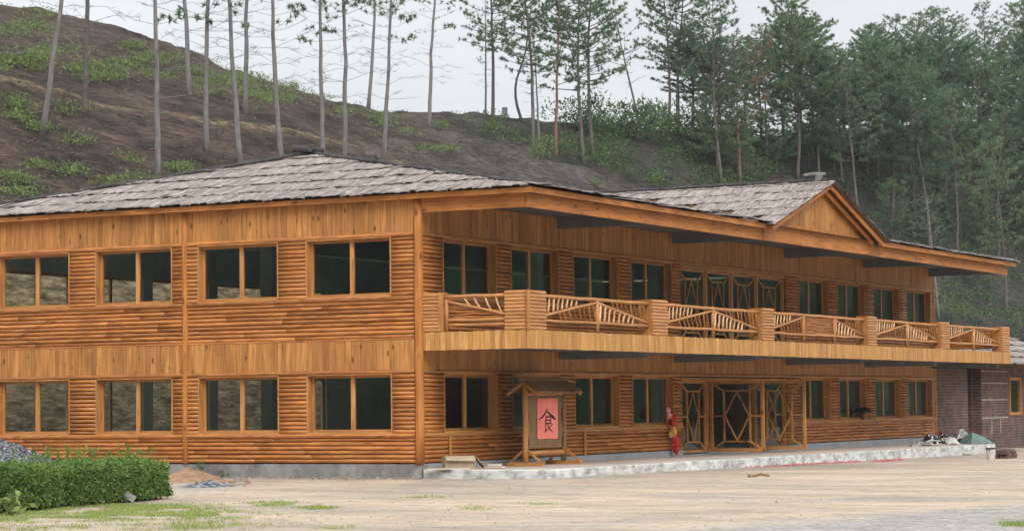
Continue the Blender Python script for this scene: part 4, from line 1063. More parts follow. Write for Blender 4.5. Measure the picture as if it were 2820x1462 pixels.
P = onG(2665, 1252); c_ = Vector((P[0], P[1], gz(P[0], P[1]))); mb = MB(); mb.bar(c_+Vector((-.4, .1, .06)), c_+Vector((.5, -.3, .1)), .3, .05)
tag(mb.build('loose_board', M['white'], loc=c_), 'whitish board lying on the ground under the terrace edge', 'board')
# small piece of litter out in the yard
P = onG(2095, 1313); c_ = Vector((P[0], P[1], gz(P[0], P[1]))); mb = MB(); mb.tube([c_+dirv*-.2+Vector((0, 0, .02)), c_+Vector((0, 0, .07)), c_+dirv*.2+Vector((0, 0, .03))], [.03, .035, .03], 6); mb.tube([c_+dirv*-.3+Vector((0, 0, .03)), c_+dirv*-.22+Vector((0, 0, .03))], [.05, .05], 6)
tag(mb.build('fallen_branch', M['old'], loc=c_), 'short broken branch lying alone on the bare yard', 'branch')
# stone by the hedge
P = onG(352, 1384); c_ = Vector((P[0], P[1], gz(P[0], P[1]))); mb = MB()
a_, b2 = c_-dirv*.17+Vector((0, 0, .24)), c_+dirv*.13+Vector((0, 0, .06)); mb.bar(a_, b2, .09, .12, (0, 0, 1))
tag(mb.build('stone', M['stone'], loc=c_), 'pale grey stone slab leaning against the foot of the hedge', 'stone')
# ------------------------------------------------------------------ soft things: piles, hedge, grass, pebbles
def mound(name, c, rx, ry, h, mat, label=None, cat=None, kind=None, rough=.12, nseg=40):
    mb = MB(); K = 16; c = Vector(c)
    for j in range(K+1):
        f = j/K
        for i in range(nseg):
            th = 2*math.pi*i/nseg; rr = f*(1+.12*noise.noise(Vector((math.cos(th)*1.3, math.sin(th)*1.3, c.x)))); x = rr*rx*math.cos(th); y = rr*ry*math.sin(th)
            z = h*max(0, (1-f**1.2))*(1+rough*2*noise.noise(Vector((x*3, y*3, 1)))) - .06*f
            mb.v.append(c+Vector((x, y, z+U(-rough, rough)*.12*h)))
    for j in range(K):
        for i in range(nseg):
            i2 = (i+1) % nseg; mb.face((j*nseg+i, (j+1)*nseg+i, (j+1)*nseg+i2, j*nseg+i2), ((0, 0), (1, 0), (1, 1), (0, 1)))
    o = mb.build(name, mat, smooth=True, loc=c); tag(o, label, cat, kind=kind); return o
P = onX(-30, 1300, -3.0)
gc = Vector((-3.2, P[1], gz(0, 0))); mound('gravel_pile', gc, 2.6, 2.9, 1.12, M['gravel'], 'blue grey gravel heap between the hedge and the lodge wall', 'gravel heap')
mb = MB()
for i in range(2600):
    th = U(0, 6.28); f = math.sqrt(U(0, 1)); x, y = f*2.5*math.cos(th), f*2.8*math.sin(th); z = 1.12*(1-f**1.2); s_ = U(.02, .05)
    p = gc+Vector((x, y, z+.01)); a = Vector((U(-1, 1), U(-1, 1), U(-1, 1))).normalized()*s_; b_ = Vector((U(-1, 1), U(-1, 1), U(-1, 1))).normalized()*s_
    mb.poly([p+a, p+b_, p-a]); mb.poly([p+b_, p-a, p+Vector((0, 0, s_))]); mb.poly([p+a, p+b_, p+Vector((0, 0, s_))])
gv = mb.build('loose_gravel', M['gravel']); gp_ = [o for o in COL.objects if o.name == 'gravel_pile'][0]; gv.parent = gp_; gv.location = -gp_.location; gv['kind'] = 'stuff'
P = onG(548, 1322); mound('soil_heap', (P[0], P[1]+.3, gz(P[0], P[1])), 1.3, .9, .30, M['soil'], 'small heap of reddish soil against the concrete plinth', 'soil heap')
P = onG(540, 1337); mound('gravel_patch', (P[0]-.4, P[1]-.6, gz(P[0], P[1])), .9, .9, .13, M['gravel'], 'thin spill of grey gravel at the end of the hedge', 'gravel')
# leaves
def leaf(mb, p, d, ln, w_, mi=0):
    sd_ = d.cross(Vector((U(-1, 1), U(-1, 1), U(-1, 1)))).normalized()*w_/2; q = p+d*ln; mid = p+d*(ln*.45)
    o = len(mb.v); mb.v += [p, mid+sd_, q, mid-sd_]; mb.face((o, o+1, o+2, o+3), ((0, 0), (0, 0), (0, 0), (0, 0)), mi)
def rdir():
    while True:
        v = Vector((U(-1, 1), U(-1, 1), U(-1, 1)))
        if .05 < v.length < 1: return v.normalized()
h0 = onG(-60, 1420); h1 = onG(478, 1372); H0 = Vector((h0[0], h0[1], 0)); H1 = Vector((h1[0], h1[1], 0))
hd = (H1-H0).normalized(); H0 = H0-hd*2.5; hn = Vector((-hd.y, hd.x, 0)); HL = (H1-H0).length
if hn.dot(fv) < 0: hn = -hn
hed = empty('hedge', tuple((H0+H1)/2+Vector((0, 0, -.42))), 'clipped bright green hedge in front of the left end of the lodge', 'hedge')
def hz_(u, v):  # hedge half profile
    e_ = min(1, (HL-u)/.5) if u > HL-.5 else 1
    return (.77+.06*noise.noise(Vector((u*.9, v, 0)))+.05*noise.noise(Vector((u*3, v*2, 4))))*(1-.10*(1-max(0, e_)))
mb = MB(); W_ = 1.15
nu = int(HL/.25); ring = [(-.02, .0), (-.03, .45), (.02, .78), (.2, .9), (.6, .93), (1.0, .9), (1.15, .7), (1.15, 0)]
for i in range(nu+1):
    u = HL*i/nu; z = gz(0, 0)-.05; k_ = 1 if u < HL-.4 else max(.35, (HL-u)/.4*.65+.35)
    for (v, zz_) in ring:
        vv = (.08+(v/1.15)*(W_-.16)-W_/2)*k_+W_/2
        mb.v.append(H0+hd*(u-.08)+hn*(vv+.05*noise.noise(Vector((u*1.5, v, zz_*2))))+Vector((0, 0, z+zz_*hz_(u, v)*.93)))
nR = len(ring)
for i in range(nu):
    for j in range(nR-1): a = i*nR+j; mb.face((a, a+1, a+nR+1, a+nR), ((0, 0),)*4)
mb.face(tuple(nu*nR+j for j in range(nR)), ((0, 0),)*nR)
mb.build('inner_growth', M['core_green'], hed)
mb = MB()
for i in range(34000):
    u = U(0, HL+.02); t = U(0, 1); endc = U(0, 1) < .07
    z0_ = gz(0, 0)
    if endc: u = HL+U(-.05, .05); v = U(0, W_); zz_ = U(.03, .9); nd = hd
    elif t < .55: v = U(-.06, .03); zz_ = U(0.02, .85); nd = -hn
    else: v = U(-.02, W_); zz_ = .9; nd = Vector((0, 0, 1))
    dpt = noise.noise(Vector((u*2.6, v*2.6, zz_*2.6)))*.10+noise.noise(Vector((u*7, v*7, zz_*7)))*.05
    k_ = 1 if u < HL-.35 else .75
    p = H0+hd*u+hn*((v-W_/2)*k_+W_/2)+Vector((0, 0, z0_+zz_*hz_(u, v)))+nd*dpt
    if U(0, 1) < .012: 
        q = p+Vector((0, 0, U(.05, .2))); 
        for s_ in range(5): leaf(mb, p.lerp(q, s_/4), (rdir()+Vector((0, 0, .8))).normalized(), U(.04, .08), U(.02, .035))
    leaf(mb, p, (nd*.6+rdir()).normalized(), U(.045, .09), U(.025, .045))
mb.build('foliage', M['hedge'], hed)
# taller sprigs at the right-hand end of the hedge
mb = MB()
for i in range(42):
    u = U(HL-5.2, HL+.05); p = H0+hd*u+hn*U(.1, W_)+Vector((0, 0, gz(0, 0)+.82)); tp_ = p+Vector((U(-.08, .08), U(-.08, .08), U(.06, .26)))
    mb.tube([p, p.lerp(tp_, .5), tp_], [.006, .005, .003], 4)
    for s_ in range(16): leaf(mb, p.lerp(tp_, U(.1, 1)), (rdir()+Vector((0, 0, .5))).normalized(), U(.04, .08), U(.02, .03))
mb.build('sprig', M['hedge'], hed)
# broad-leaved weed in front of the hedge
P = onG(22, 1418); wc = Vector((P[0], P[1]-.1, gz(P[0], P[1]))); mb = MB()
for i in range(46):
    d = (rdir()+Vector((0, 0, .9))).normalized(); p = wc+d*U(.05, .42); leaf(mb, p, (rdir()+Vector((0, 0, .1))).normalized(), U(.12, .22), U(.07, .12))
    if i < 12: mb.tube([wc, p], [.008, .005], 4)
tag(mb.build('broadleaf_weed', M['fern'], loc=wc), 'broad leaved green weed growing before the left end of the hedge', 'weed')
# grass and pebbles on the yard
mb = MB()
GR = [(330, 1412, 330, 14, 1900), (230, 1425, 300, 12, 1500), (60, 1430, 120, 12, 400), (350, 1396, 260, 9, 1300), (560, 1420, 160, 9, 650), (760, 1388, 110, 7, 420), (880, 1400, 60, 6, 250), (420, 1452, 240, 9, 650), (60, 1455, 90, 6, 150), (1160, 1369, 70, 3, 90), (1320, 1400, 90, 5, 60), (900, 1455, 90, 4, 70), (2800, 1445, 60, 7, 200), (640, 1440, 180, 10, 260), (110, 1408, 140, 8, 500), (430, 1400, 120, 10, 450), (1480, 1388, 60, 3, 30)]
for (cx2, cy2, rx_, ry_, num) in GR:
    for i in range(int(num*.8)):
        x = random.gauss(cx2, rx_*.5); y = random.gauss(cy2, ry_*.5)
        if y < 1366: continue
        P = onG(x, y); 
        if noise.noise(Vector((P[0]*1.1, P[1]*1.1, 9))) < -.05: continue
        p = Vector((P[0], P[1], gz(P[0], P[1])-.005))
        for s_ in range(6): leaf(mb, p+Vector((U(-.06, .06), U(-.06, .06), 0)), (Vector((U(-1, 1), U(-1, 1), U(.5, 1.6)))).normalized(), U(.03, .085), U(.006, .012))
tag(mb.build('grass', M['grass']), kind='stuff')
mb = MB()
for i in range(420):
    x = U(540, 1165); P = onX(x, 1300, -.06); yy_ = P[1]; dd = abs(random.gauss(0, .28)); s_ = U(.012, .035)*(1.8 if U(0, 1) < .1 else 1)
    lump(mb, (-.08-dd, yy_, gz(0, 0)+s_*.3), s_, (1.3, 1, .6), n=6, k=4, jit=.25, mi=random.choice((0, 1, 1, 2)))
for i in range(160):
    P = onG(U(540, 690), U(1316, 1338)); s_ = U(.015, .05); lump(mb, (P[0], P[1], gz(P[0], P[1])+s_*.3), s_, (1.3, 1, .6), n=6, k=4, jit=.25, mi=random.choice((0, 1, 1, 2)))
tag(mb.build('rubble', [M['stone'], M['soil'], M['concrete']]), kind='stuff')
for (x, y, lab) in ((618, 1314, 'small dark green weed at the right foot of the soil heap'), (560, 1300, 'thin green weed growing on top of the soil heap')):
    P = onX(x, 1300, -.35); wc = Vector((-.45, P[1], gz(0, 0)+(.02 if x > 600 else .25))); mb = MB()
    for _ in range(70): d = (rdir()+Vector((0, 0, .7))).normalized(); leaf(mb, wc+d*U(.0, .2), rdir(), U(.05, .1), U(.02, .04))
    tag(mb.build('weed', M['shrubdark'], loc=wc), lab, 'weed')
mb = MB()
for i in range(380):
    x = U(-60, 2880); y = 1340+120*U(0, 1)**.8; P = onG(x, y)
    if P[1] > -4 and P[0] > -.4: continue
    s_ = U(.006, .018)*(1.9 if U(0, 1) < .03 else 1); lump(mb, (P[0], P[1], gz(P[0], P[1])+.2*s_), s_, (1.3, 1, .7), n=5, k=3, jit=.2, mi=random.choice((0, 0, 0, 1, 2)))
tag(mb.build('pebbles', [M['stone'], M['paving'], M['soil']]), kind='stuff')
# scraps of red firecracker paper along the terrace foot
mb = MB()
for i in range(700):
    seg = random.choice(((2180, 2365, 1279, 1270), (2180, 2365, 1279, 1270), (2400, 2485, 1270, 1266), (2050, 2200, 1285, 1279)))
    t = U(0, 1); x = seg[0]+(seg[1]-seg[0])*t; y = seg[2]+(seg[3]-seg[2])*t+U(-2.2, 2.2); P = onG(x, y)
    if P[1] > YE-.03: P = (P[0], YE-.05-U(0, .5), 0)
    p = Vector((P[0], P[1], gz(P[0], P[1])+.012)); d = rdir(); d.z *= .3; leaf(mb, p, d.normalized(), U(.04, .09), U(.02, .04))
tag(mb.build('red_paper_scraps', M['pinkred']), kind='stuff')
# ------------------------------------------------------------------ pines
def tuft(mb, c, d, n=12, ln=.3, w_=.06, mi=1):
    for _ in range(n):
        v = (d*.7+rdir()).normalized(); sd_ = v.cross(rdir()).normalized()*w_/2; L_ = ln*U(.6, 1.15)
        o = len(mb.v); mb.v += [c+sd_, c-sd_, c+v*L_]; mb.face((o, o+1, o+2), ((0, 0),)*3, mi)
def make_pine(seed, H=13, z0=5, dense=1.0, rmax=2.4, bare=False, bend=.25, r0=.12, bark='bark', leafm='needle', wild=0.0, flat=False, full=1.0, fork=False):
    random.seed(seed); tr_ = MB(); pts = []; rs = []; K = 14; ph = U(0, 6.28)
    for i in range(K+1):
        t = i/K; off = bend*math.sin(t*math.pi*1.2+.3)*H*.05+wild*math.sin(t*9+ph)*.28*(1-t)
        pts.append(Vector((off*math.cos(ph)+U(-.03, .03), off*math.sin(ph)+U(-.03, .03), H*t-.3))); rs.append(max(.02, r0*(1-t*(.82 if not fork else .35))*(1.25 if i == 0 else 1)))
    tr_.tube(pts, rs, 8, jit=.05)
    if fork:
        for sg_ in (-1, 1):
            q0 = pts[-1]; tr_.tube([q0-Vector((0, 0, .1)), q0+Vector((sg_*.35, 0, .3)), q0+Vector((sg_*.75, .1, .55)), q0+Vector((sg_*1.0, .3, 1.6)), q0+Vector((sg_*1.2, .3, 3.2))], [.07, .06, .055, .04, .015], 7)
    def P(z):
        f = min(max((z+.3)/H*K, 0), K-.001); i = int(f); return pts[i].lerp(pts[i+1], f-i)
    cr = MB(); z = z0*(.5 if bare else .75)
    while z < H-.3:
        t = (z-z0)/(H-z0); nb = (random.choice((3, 4, 4, 5)) if t > 0 else random.choice((1, 2, 3))) if not bare else random.choice((2, 3, 3, 4)); a0 = U(0, 6.28)
        for b_ in range(nb):
            az = a0+2*math.pi*b_/nb+U(-.4, .4); dead = t < (-.08 if bare else 0) or (bare and U(0, 1) < .5)
            prof_ = (.45+.62*math.sin(min(1, max(0, t)*1.02+.12)*math.pi)**.8)*(1 if t < .85 else .8)*U(.6, 1.12) if not flat else (.5+.5*math.sin(max(0, t)*2.6+.3))
            ln = rmax*prof_*U(.7, 1.15)+.25
            if not bare and U(0, 1) < .22: continue
            if dead: ln = U(.4, 1.5)*(1.9*U(.5, 1) if bare else 1)
            up = U(.0, .35)+.4*max(0, t); dh = Vector((math.cos(az), math.sin(az), up)).normalized(); s_ = P(z); p1 = s_+dh*ln*.5+Vector((0, 0, U(-.05, .08))); p2 = s_+dh*ln+Vector((0, 0, (.12*ln if not dead else U(-.3, .1)*ln)))
            rb_ = (.012+.012*ln*.6)*(.42 if bare else 1)
            cr.tube([s_, p1, p2], [rb_, rb_*.7, .006], 4, cap=False)
            nsub = int((1+ln*2.6)*full*(1.5 if bare else 1))
            for q in range(nsub):
                f = U(.35, 1); bp0 = s_.lerp(p1, f*2) if f < .5 else p1.lerp(p2, f*2-1); sdv = (dh.cross(Vector((0, 0, 1)))*random.choice((-1, 1))*U(.4, 1)+dh*.6+Vector((0, 0, U(0, .4)))).normalized(); sl3 = U(.2, .55)*(1 if not dead else .9); ep = bp0+sdv*sl3
                cr.tube([bp0, bp0.lerp(ep, .5)+rdir()*.04, ep], [.007, .005, .003], 3, cap=False)
                if not dead and U(0, 1) < dense:
                    tuft(cr, ep, sdv, n=18, ln=.25); 
                    if U(0, 1) < .75*dense: tuft(cr, bp0.lerp(ep, .45)+rdir()*.07, sdv, n=11, ln=.24)
                elif bare and t > -.1 and U(0, 1) < .10: tuft(cr, ep, sdv, n=12, ln=.16, w_=.03)
            if not dead: tuft(cr, p2, dh, n=int(16*min(1, dense+.2)), ln=.3)
        z += U(.32, .6)*(1.5 if t < 0 else 1/full**.5)
    if not bare or True: tuft(cr, pts[-1], Vector((0, 0, 1)), 24, .4)
    a = tr_.build('trunk', M[bark], smooth=True); b2 = cr.build('crown', [M['twigpale'] if bare else M['twig'], M[leafm]])
    ma, mc = a.data, b2.data
    bpy.data.objects.remove(a); bpy.data.objects.remove(b2); return (ma, mc, H)
V = {}
for i in range(3): V['bare%d' % i] = make_pine(100+i, H=13.5, z0=6.0, dense=.42, rmax=1.9, bare=True, bend=U(-.2, .3), r0=.125, bark='barkgrey')
for i in range(4): V['dense%d' % i] = make_pine(200+i, H=13.5, z0=3.4+.7*i, dense=1.0, rmax=3.2, bend=.4, r0=.15, full=2.0)
for i in range(3): V['mid%d' % i] = make_pine(300+i, H=13, z0=4.4, dense=.8, rmax=2.8, bend=.4, r0=.13, full=1.2)
V['brown0'] = make_pine(400, H=11, z0=4.2, dense=.5, rmax=3.4, bend=.3, r0=.14, bark='barkred', leafm='needle_brown', flat=True, full=1.1)
V['red0'] = make_pine(401, H=12, z0=4.5, dense=.5, rmax=2.3, bend=.2, r0=.12, bark='barkred')
V['wild0'] = make_pine(402, H=8.5, z0=4.4, dense=.5, rmax=1.7, bend=.5, r0=.11, wild=1.3, bark='bark')
V['wild1'] = make_pine(403, H=9.5, z0=4.8, dense=.55, rmax=1.9, bend=.8, r0=.11, wild=.9, bark='bark')
for i in range(2): V['young%d' % i] = make_pine(500+i, H=6.5, z0=.8, dense=1.0, rmax=2.3, bend=.3, r0=.07, full=1.6)
V['fork0'] = make_pine(600, H=5.1, z0=4.9, dense=.2, rmax=1.0, bare=True, bend=.1, r0=.12, bark='bark', fork=True)
V['palm0'] = make_pine(405, H=11, z0=10.0, dense=.9, rmax=1.1, bend=.15, r0=.07)
random.seed(11)
RV = Vector((AR[0], AR[1], 0)).normalized()
TPX = [1650, 1700, 1780, 1850, 1950, 2000, 2100, 2160, 2230, 2300, 2400, 2450, 2500, 2800]
TPY = [90, 120, 60, 110, 60, 30, 110, 180, 60, 0, 0, 20, -30, -80]
def pine(kind, xd, yd, lean=0.0, scale=1.0, label=None, group=None, rot=None, D=None):
    ma, mc, H = V[kind]
    P, D_ = hill_at(xd, yd) if D is None else (hill_point(xd, D), D)
    wide = 1.0
    if group:
        s2 = min(scale, max(.3, (yd-interp(xd, TPX, TPY))*D_/6165/H*U(.88, 1.08))); wide = min(1.6, (scale/s2)**.9); scale = s2
    e0 = empty('pine_tree', P, label, 'tree', group)
    upv = (Vector((0, 0, 1))+RV*lean).normalized()
    q = Vector((0, 0, 1)).rotation_difference(upv); rz_ = Matrix.Rotation(U(0, 6.28) if rot is None else rot, 4, 'Z')
    e0.rotation_euler = (q.to_matrix().to_4x4() @ rz_).to_euler(); e0.scale = (scale*wide, scale*wide, scale)
    for nm, md in (('trunk', ma), ('crown', mc)):
        o = bpy.data.objects.new(nm, md); COL.objects.link(o); o.parent = e0
    return e0
ORD = ['first', 'second', 'third', 'fourth', 'fifth', 'sixth', 'seventh', 'eighth', 'ninth', 'tenth', 'eleventh', 'twelfth', 'thirteenth', 'fourteenth', 'fifteenth', 'sixteenth', 'seventeenth', 'eighteenth', 'nineteenth', 'twentieth', 'twenty-first', 'twenty-second', 'twenty-third', 'twenty-fourth', 'twenty-fifth', 'twenty-sixth', 'twenty-seventh', 'twenty-eighth']
TR = [('bare0', 105, 345, 152, 0, 'leaning grey pine trunk, leftmost on the brown slope'),
 ('fork0', 212, 285, 222, 20, 'dark forked pine trunk second from the left, standing over the green ferns'),
 ('bare2', 398, 445, 392, 0, 'tall straight pine trunk whose foot meets the left roof slope'),
 ('bare0', 483, 243, 476, 0, 'dark pine trunk with its foot on the upper bench, fourth from left'),
 ('bare1', 523, 385, 533, 0, 'thin pine trunk between two thicker ones, fifth from the left'),
 ('bare2', 608, 425, 583, 0, 'grey pine trunk leaning left above the roof, sixth from left'),
 ('bare0', 624, 290, 630, 0, 'dark pine trunk with its foot high on the ferny slope, seventh from left'),
 ('bare1', 713, 420, 697, 0, 'thick pale pine trunk leaning left, just left of the roof peak'),
 ('bare2', 816, 420, 811, 0, 'straight pine trunk rising right behind the roof peak'),
 ('bare0', 866, 420, 866, 0, 'dark straight pine trunk close right of the roof peak'),
 ('bare1', 930, 270, 945, 0, 'slim pine standing on the skyline between two taller trunks'),
 ('bare2', 968, 402, 990, 0, 'pine trunk leaning right behind the dark hip ridge'),
 ('bare0', 1088, 322, 1104, 0, 'pale thin pine alone in the bright gap of the skyline'),
 ('mid0', 1245, 312, 1243, 0, 'dark pine with sparse spreading crown right of the bright gap'),
 ('bare1', 1227, 290, 1229, 100, 'faint bare pine stem just left of the sparse spreading pine'),
 ('wild0', 1312, 306, 1330, 130, 'crooked small pine on the skyline by the square post'),
 ('mid1', 1343, 372, 1335, 150, 'grey pine trunk right of the crooked skyline pine'),
 ('bare2', 1362, 368, 1355, 170, 'slim bare pine stem close behind the grey one'),
 ('red0', 1405, 395, 1415, 100, 'reddish pine trunk with bare side branches on the grey spur'),
 ('mid1', 1478, 417, 1465, 0, 'tall full pine, left one of the close pair behind the spur'),
 ('mid2', 1500, 392, 1495, 0, 'tall full pine, right one of the close pair behind the spur'),
 ('wild1', 1622, 316, 1585, 150, 'dark crooked pine leaning left on the bushy skyline'),
 ('mid2', 1688, 326, 1685, 100, 'slim pine on the skyline left of the dark twin trunk'),
 ('mid0', 1715, 332, 1725, 100, 'dark trunked pine at the left edge of the dense wood'),
 ('palm0', 1716, 332, 1712, 0, 'tall bare stem with a tuft of needles at its very top'),
 ('mid1', 1825, 470, 1812, 230, 'pale trunked pine behind the long left slope of the gable roof'),
 ('brown0', 1872, 470, 1866, 250, 'reddish trunked pine with thin brown withered crown'),
 ('dense2', 2010, 452, 2012, 0, 'tall pine whose crown tops the wood above the gable roof'),
 ('mid2', 2165, 568, 2150, 370, 'pale trunk standing just right of the gable peak'),
 ('dense3', 2342, 640, 2290, 150, 'long pale leaning trunk in front of the dark wooded slope'),
 ('mid0', 2530, 790, 2518, 530, 'straight pale trunk at the right edge behind the eave end'),
 ('bare1', 2362, 800, 2350, 640, 'grey trunk showing just past the end of the upper storey')]
for k, xb, yb2, xt, yt, lab in TR:
    ln_ = (xt-xb)/max(40, (yb2-yt)); Dp = hill_at(xb, yb2)[1]
    scl = 1.0
    ro_ = None
    if k == 'fork0': ro_ = math.pi/2-(math.pi/2-YAW)-math.pi/2
    if k.startswith('wild'): scl = .95
    if k == 'brown0': scl = .92
    if k == 'palm0': scl = 1.08
    if k.startswith('dense') and xb < 1600: scl = .98
    if k.startswith('bare') and yt > 90: scl = .6
    pine(k, xb, yb2, ln_, scl*U(.96, 1.04), lab, rot=(YAW-math.pi/2 if k == 'fork0' else None))
# the wood filling the right half: rows of pines from the skyline down
WD = []
rw = random.Random(5)
for row, (yb2, x0, x1, step, kinds, sc0) in enumerate((
    ('sky', 1740, 2760, 50, ('mid0', 'mid1', 'dense2', 'mid1', 'mid2'), .78),
    (395, 1790, 2740, 62, ('dense0', 'mid1', 'dense1', 'dense3'), .74),
    (470, 2060, 2740, 84, ('dense0', 'dense2', 'dense3', 'mid1'), .9),
    (560, 2230, 2740, 92, ('dense1', 'dense0', 'dense2'), 1.0),
    (660, 2420, 2780, 100, ('dense3', 'dense1', 'mid2'), 1.12),
    (430, 1800, 2740, 80, ('young0', 'young1'), .85), (620, 2260, 2740, 70, ('young0', 'young1'), .8))):
    x = x0; r_ = []
    while x < x1:
        xx = x+rw.uniform(-16, 16); yy = (interp(xx, TX, TY[6])+6) if yb2 == 'sky' else yb2+rw.uniform(-22, 22)
        r_.append((rw.choice(kinds), xx, yy, rw.uniform(-.04, .04), sc0*rw.uniform(.82, 1.12))); x += step*rw.uniform(.8, 1.2)
    WD.append(r_)
rown = ['on the skyline of the wood', 'just below the skyline of the wood', 'halfway up the wooded slope', 'low on the wooded slope', 'nearest the annex at the foot of the wood', 'among the tall trunks of the upper wood', 'among the trunks low behind the gable']
for r_, nm in zip(WD, rown):
    for i, (k, xx, yy, ln_, scl) in enumerate(r_):
        H_ = V[k][2]*scl; full = 'full green' if k.startswith('dense') else ('small young' if k.startswith('young') else 'thin crowned')
        pine(k, xx, yy, ln_, scl, '%s pine %s, %s from the left' % (full, nm, ORD[i]), 'pines of the dense wood')
# small young pines and shrubs under them
def make_bush(seed, r=.9, h=.8, n=520, ls=(.07, .14), mat='shrubdark'):
    random.seed(seed); mb = MB(); cs = [(Vector((U(-.6, .6)*r, U(-.6, .6)*r, U(.25, .75)*h)), U(.3, .55)*r) for _ in range(7)]
    for c_, rr in cs:
        mb.tube([Vector((0, 0, -.1)), c_*.6, c_], [.02, .014, .006], 4, cap=False, mi=0)
        for _ in range(n//7):
            d = rdir(); p = c_+d*rr*U(.5, 1.05); p.z = max(.02, p.z); leaf(mb, p, (d+rdir()*.8).normalized(), U(*ls), U(*ls)*.5, 1)
    o = mb.build('shrub', [M['twig'], M[mat]]); me = o.data; bpy.data.objects.remove(o); return me
BU = [make_bush(31, mat='shrubdark'), make_bush(32, 1.1, .9, 600, mat='shrubdark'), make_bush(33, .8, .6, 420, mat='fern'), make_bush(34, 1.0, 1.2, 520, mat='fern')]
random.seed(17)
def bush(i, xd, yd, s_, label, group=None):
    P, D_ = hill_at(xd, yd); o = bpy.data.objects.new('shrub', BU[i]); COL.objects.link(o); o.location = P-Vector((0, 0, .1)); o.rotation_euler = (0, 0, U(0, 6)); o.scale = (s_, s_, s_*U(.8, 1.1))
    return tag(o, label, 'shrub', group)
bush(3, 1372, 408, 1.25, 'bright green shrub on the crest of the grey spur'); bush(2, 1500, 470, .9, 'small yellowish shrub low on the grey spur')
bush(2, 1108, 330, 1.0, 'dark green shrub below the thin pale skyline pine'); bush(3, 1240, 330, .8, 'green shrub at the foot of the sparse spreading pine')
bush(2, 740, 205, .9, 'pale twiggy shrub on the skyline left of the roof peak'); bush(1, 1530, 330, 1.5, 'rounded shrub on the skyline right of the close pair of pines')
k = 0
for xx in np.arange(1440, 1900, 27):
    k += 1; bush(k % 2, xx, interp(xx, TX, TY[6])+U(4, 26), U(1.5, 2.6), '%s shrub from the left in the row along the bushy skyline' % ORD[k-1], 'shrubs along the bushy skyline')
# undergrowth of the wood
mb = MB()
for i in range(3000):
    xx = U(1230, 2800) if i % 3 else U(1400, 1950); lo_ = interp(xx, TX, TY[6]); yy = U(lo_+6, 860 if xx > 2250 else 560)
    if xx < 1700 and yy > interp(xx, TX, TY[4])-4: continue
    
    if noise.noise(Vector((xx*.012, yy*.02, 2))) < -.12: continue
    P, D_ = hill_at(xx, yy)
    n_ = random.randint(10, 26); 
    for _ in range(n_): d = rdir(); d.z = abs(d.z); p = P+Vector((U(-.8, .8), U(-.8, .8), U(0, .5))); leaf(mb, p, d, U(.12, .28), U(.06, .12))
tag(mb.build('undergrowth', M['shrubdark']), kind='stuff')
# ferns on the cleared slope
FP_ = [(70, 80, 90, 22), (120, 140, 130, 24), (30, 165, 60, 26), (170, 175, 90, 20), (300, 170, 90, 26), (400, 150, 90, 16), (420, 190, 90, 22), (250, 200, 80, 12), (500, 195, 70, 30), (560, 205, 80, 22), (620, 200, 60, 26), (650, 240, 80, 26), (520, 240, 70, 14), (740, 215, 70, 18), (700, 250, 60, 20), (800, 250, 60, 16), (880, 275, 70, 22), (960, 305, 60, 20), (1000, 340, 60, 12), (1080, 380, 70, 9), (1130, 385, 40, 9), (190, 95, 40, 14), (230, 55, 40, 8), (170, 285, 50, 10), (60, 300, 70, 16), (30, 270, 30, 10), (190, 365, 30, 9), (270, 350, 30, 12), (90, 425, 50, 11), (170, 440, 40, 10), (40, 460, 40, 12), (30, 495, 60, 15), (330, 412, 20, 7), (370, 455, 50, 9), (450, 435, 40, 14), (290, 465, 30, 7), (110, 330, 60, 10), (470, 385, 30, 5), (600, 135, 30, 9), (560, 150, 25, 8), (340, 120, 40, 10), (90, 40, 50, 12), (1200, 300, 60, 7)]
mb = MB()
for (cx2, cy2, rx_, ry_) in FP_:
    for i in range(int(rx_*ry_*.055)+9):
        xx = random.gauss(cx2, rx_*.5); yy = random.gauss(cy2, ry_*.5)
        if yy < interp(xx, TX, TY[6])+3: continue
        P, D_ = hill_at(xx, yy)
        if noise.noise(Vector((P.x*.55, P.y*.55, 4)))+.5*noise.noise(Vector((P.x*1.6, P.y*1.6, 8))) < -.02: continue
        hh = U(.05, .35)
        for _ in range(random.randint(6, 26)):
            d = Vector((U(-1, 1), U(-1, 1), U(.15, .9))).normalized(); p = P+Vector((U(-.5, .5), U(-.5, .5), U(-.02, hh))); leaf(mb, p, d, U(.08, .24), U(.03, .07))
tag(mb.build('fern_cover', M['fern']), kind='stuff')
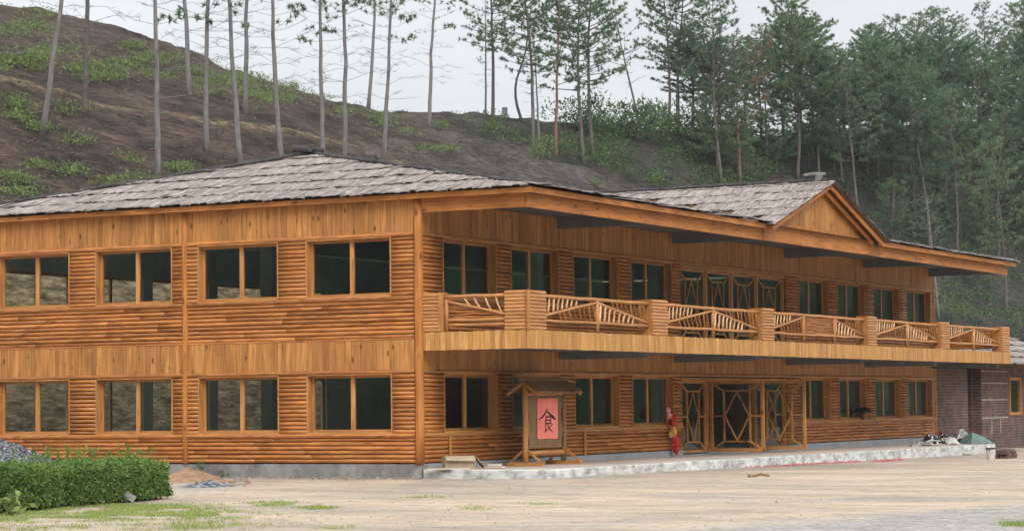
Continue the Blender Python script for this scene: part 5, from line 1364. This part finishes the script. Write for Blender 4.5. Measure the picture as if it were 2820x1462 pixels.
# dry litter, twigs and clods
mb = MB()
for i in range(2600):
    xx = U(-30, 1750); lo_ = interp(xx, TX, TY[6]); yy = U(lo_+4, 520); P, D_ = hill_at(xx, yy)
    a_ = U(0, 3.14); d = Vector((math.cos(a_), math.sin(a_), U(-.1, .25))); l_ = U(.15, .7); mb.tube([P+Vector((0, 0, .03)), P+d*l_+Vector((0, 0, .05))], [U(.01, .03), .008], 4, mi=random.choice((0, 0, 1)))
for i in range(2600):
    xx = U(-30, 1900); lo_ = interp(xx, TX, TY[6]); yy = U(lo_+2, 520); P, D_ = hill_at(xx, yy)
    if noise.noise(Vector((P.x*.25, P.y*.25, 11))) < -.05: continue
    for _ in range(random.randint(5, 12)):
        d = Vector((U(-1, 1), U(-1, 1), U(.1, .8))).normalized(); leaf(mb, P+Vector((U(-.5, .5), U(-.5, .5), -.02)), d, U(.08, .3), U(.02, .05), random.choice((2, 2, 3)))
tag(mb.build('fallen_twigs', [M['twig'], M['barkred'], M['dry'], M['shrubdark']]), kind='stuff')
mb = MB()
for i in range(520):
    xx = U(2330, 2640); yy = U(600, 860)
    P, D_ = hill_at(xx, yy)
    if noise.noise(Vector((P.x*.4, P.y*.4, P.z*.6))) < .02: continue
    for _ in range(random.randint(8, 22)): d = rdir(); d.z = abs(d.z); p = P+Vector((U(-.6, .6), U(-.6, .6), U(0, .5))); leaf(mb, p, d, U(.12, .26), U(.06, .12))
tag(mb.build('undergrowth', M['fern_dark']), kind='stuff')
# square post on the skyline, boulder and stump
P, D_ = hill_at(1276, 299); mb = MB(); mb.box(P.x-.13, P.x+.13, P.y-.13, P.y+.13, P.z-.3, P.z+.62); mb.tube([P+Vector((0, 0, .6)), P+Vector((0, 0, .68))], [.2, .16], 8)
tag(mb.build('stone_post', M['stone'], loc=P), 'short square stone post on the skyline', 'post')
P, D_ = hill_at(936, 402); mb = MB(); lump(mb, P+Vector((0, 0, .1)), .35, (1.2, 1, .8), n=10, k=7, jit=.15); tag(mb.build('boulder', M['twig'], loc=P), 'dark boulder just above the hip ridge right of the roof peak', 'boulder')
# ------------------------------------------------------------------ haze
hz = MB(); hz.box(-80, 262, -70, 190, -2.6, 75); hzo = hz.build('haze', []); hzo.data.materials.clear()
hm = bpy.data.materials.new('pale_haze'); hm.use_nodes = True; hn_ = hm.node_tree; hn_.nodes.remove(hn_.nodes['Principled BSDF'])
pvn = hn_.nodes.new('ShaderNodeVolumePrincipled'); pvn.inputs['Color'].default_value = (.93, .96, 1, 1); pvn.inputs['Density'].default_value = .00016; pvn.inputs['Anisotropy'].default_value = .0
hn_.links.new(pvn.outputs[0], hn_.nodes['Material Output'].inputs['Volume']); hzo.data.materials.append(hm); tag(hzo, kind='stuff')
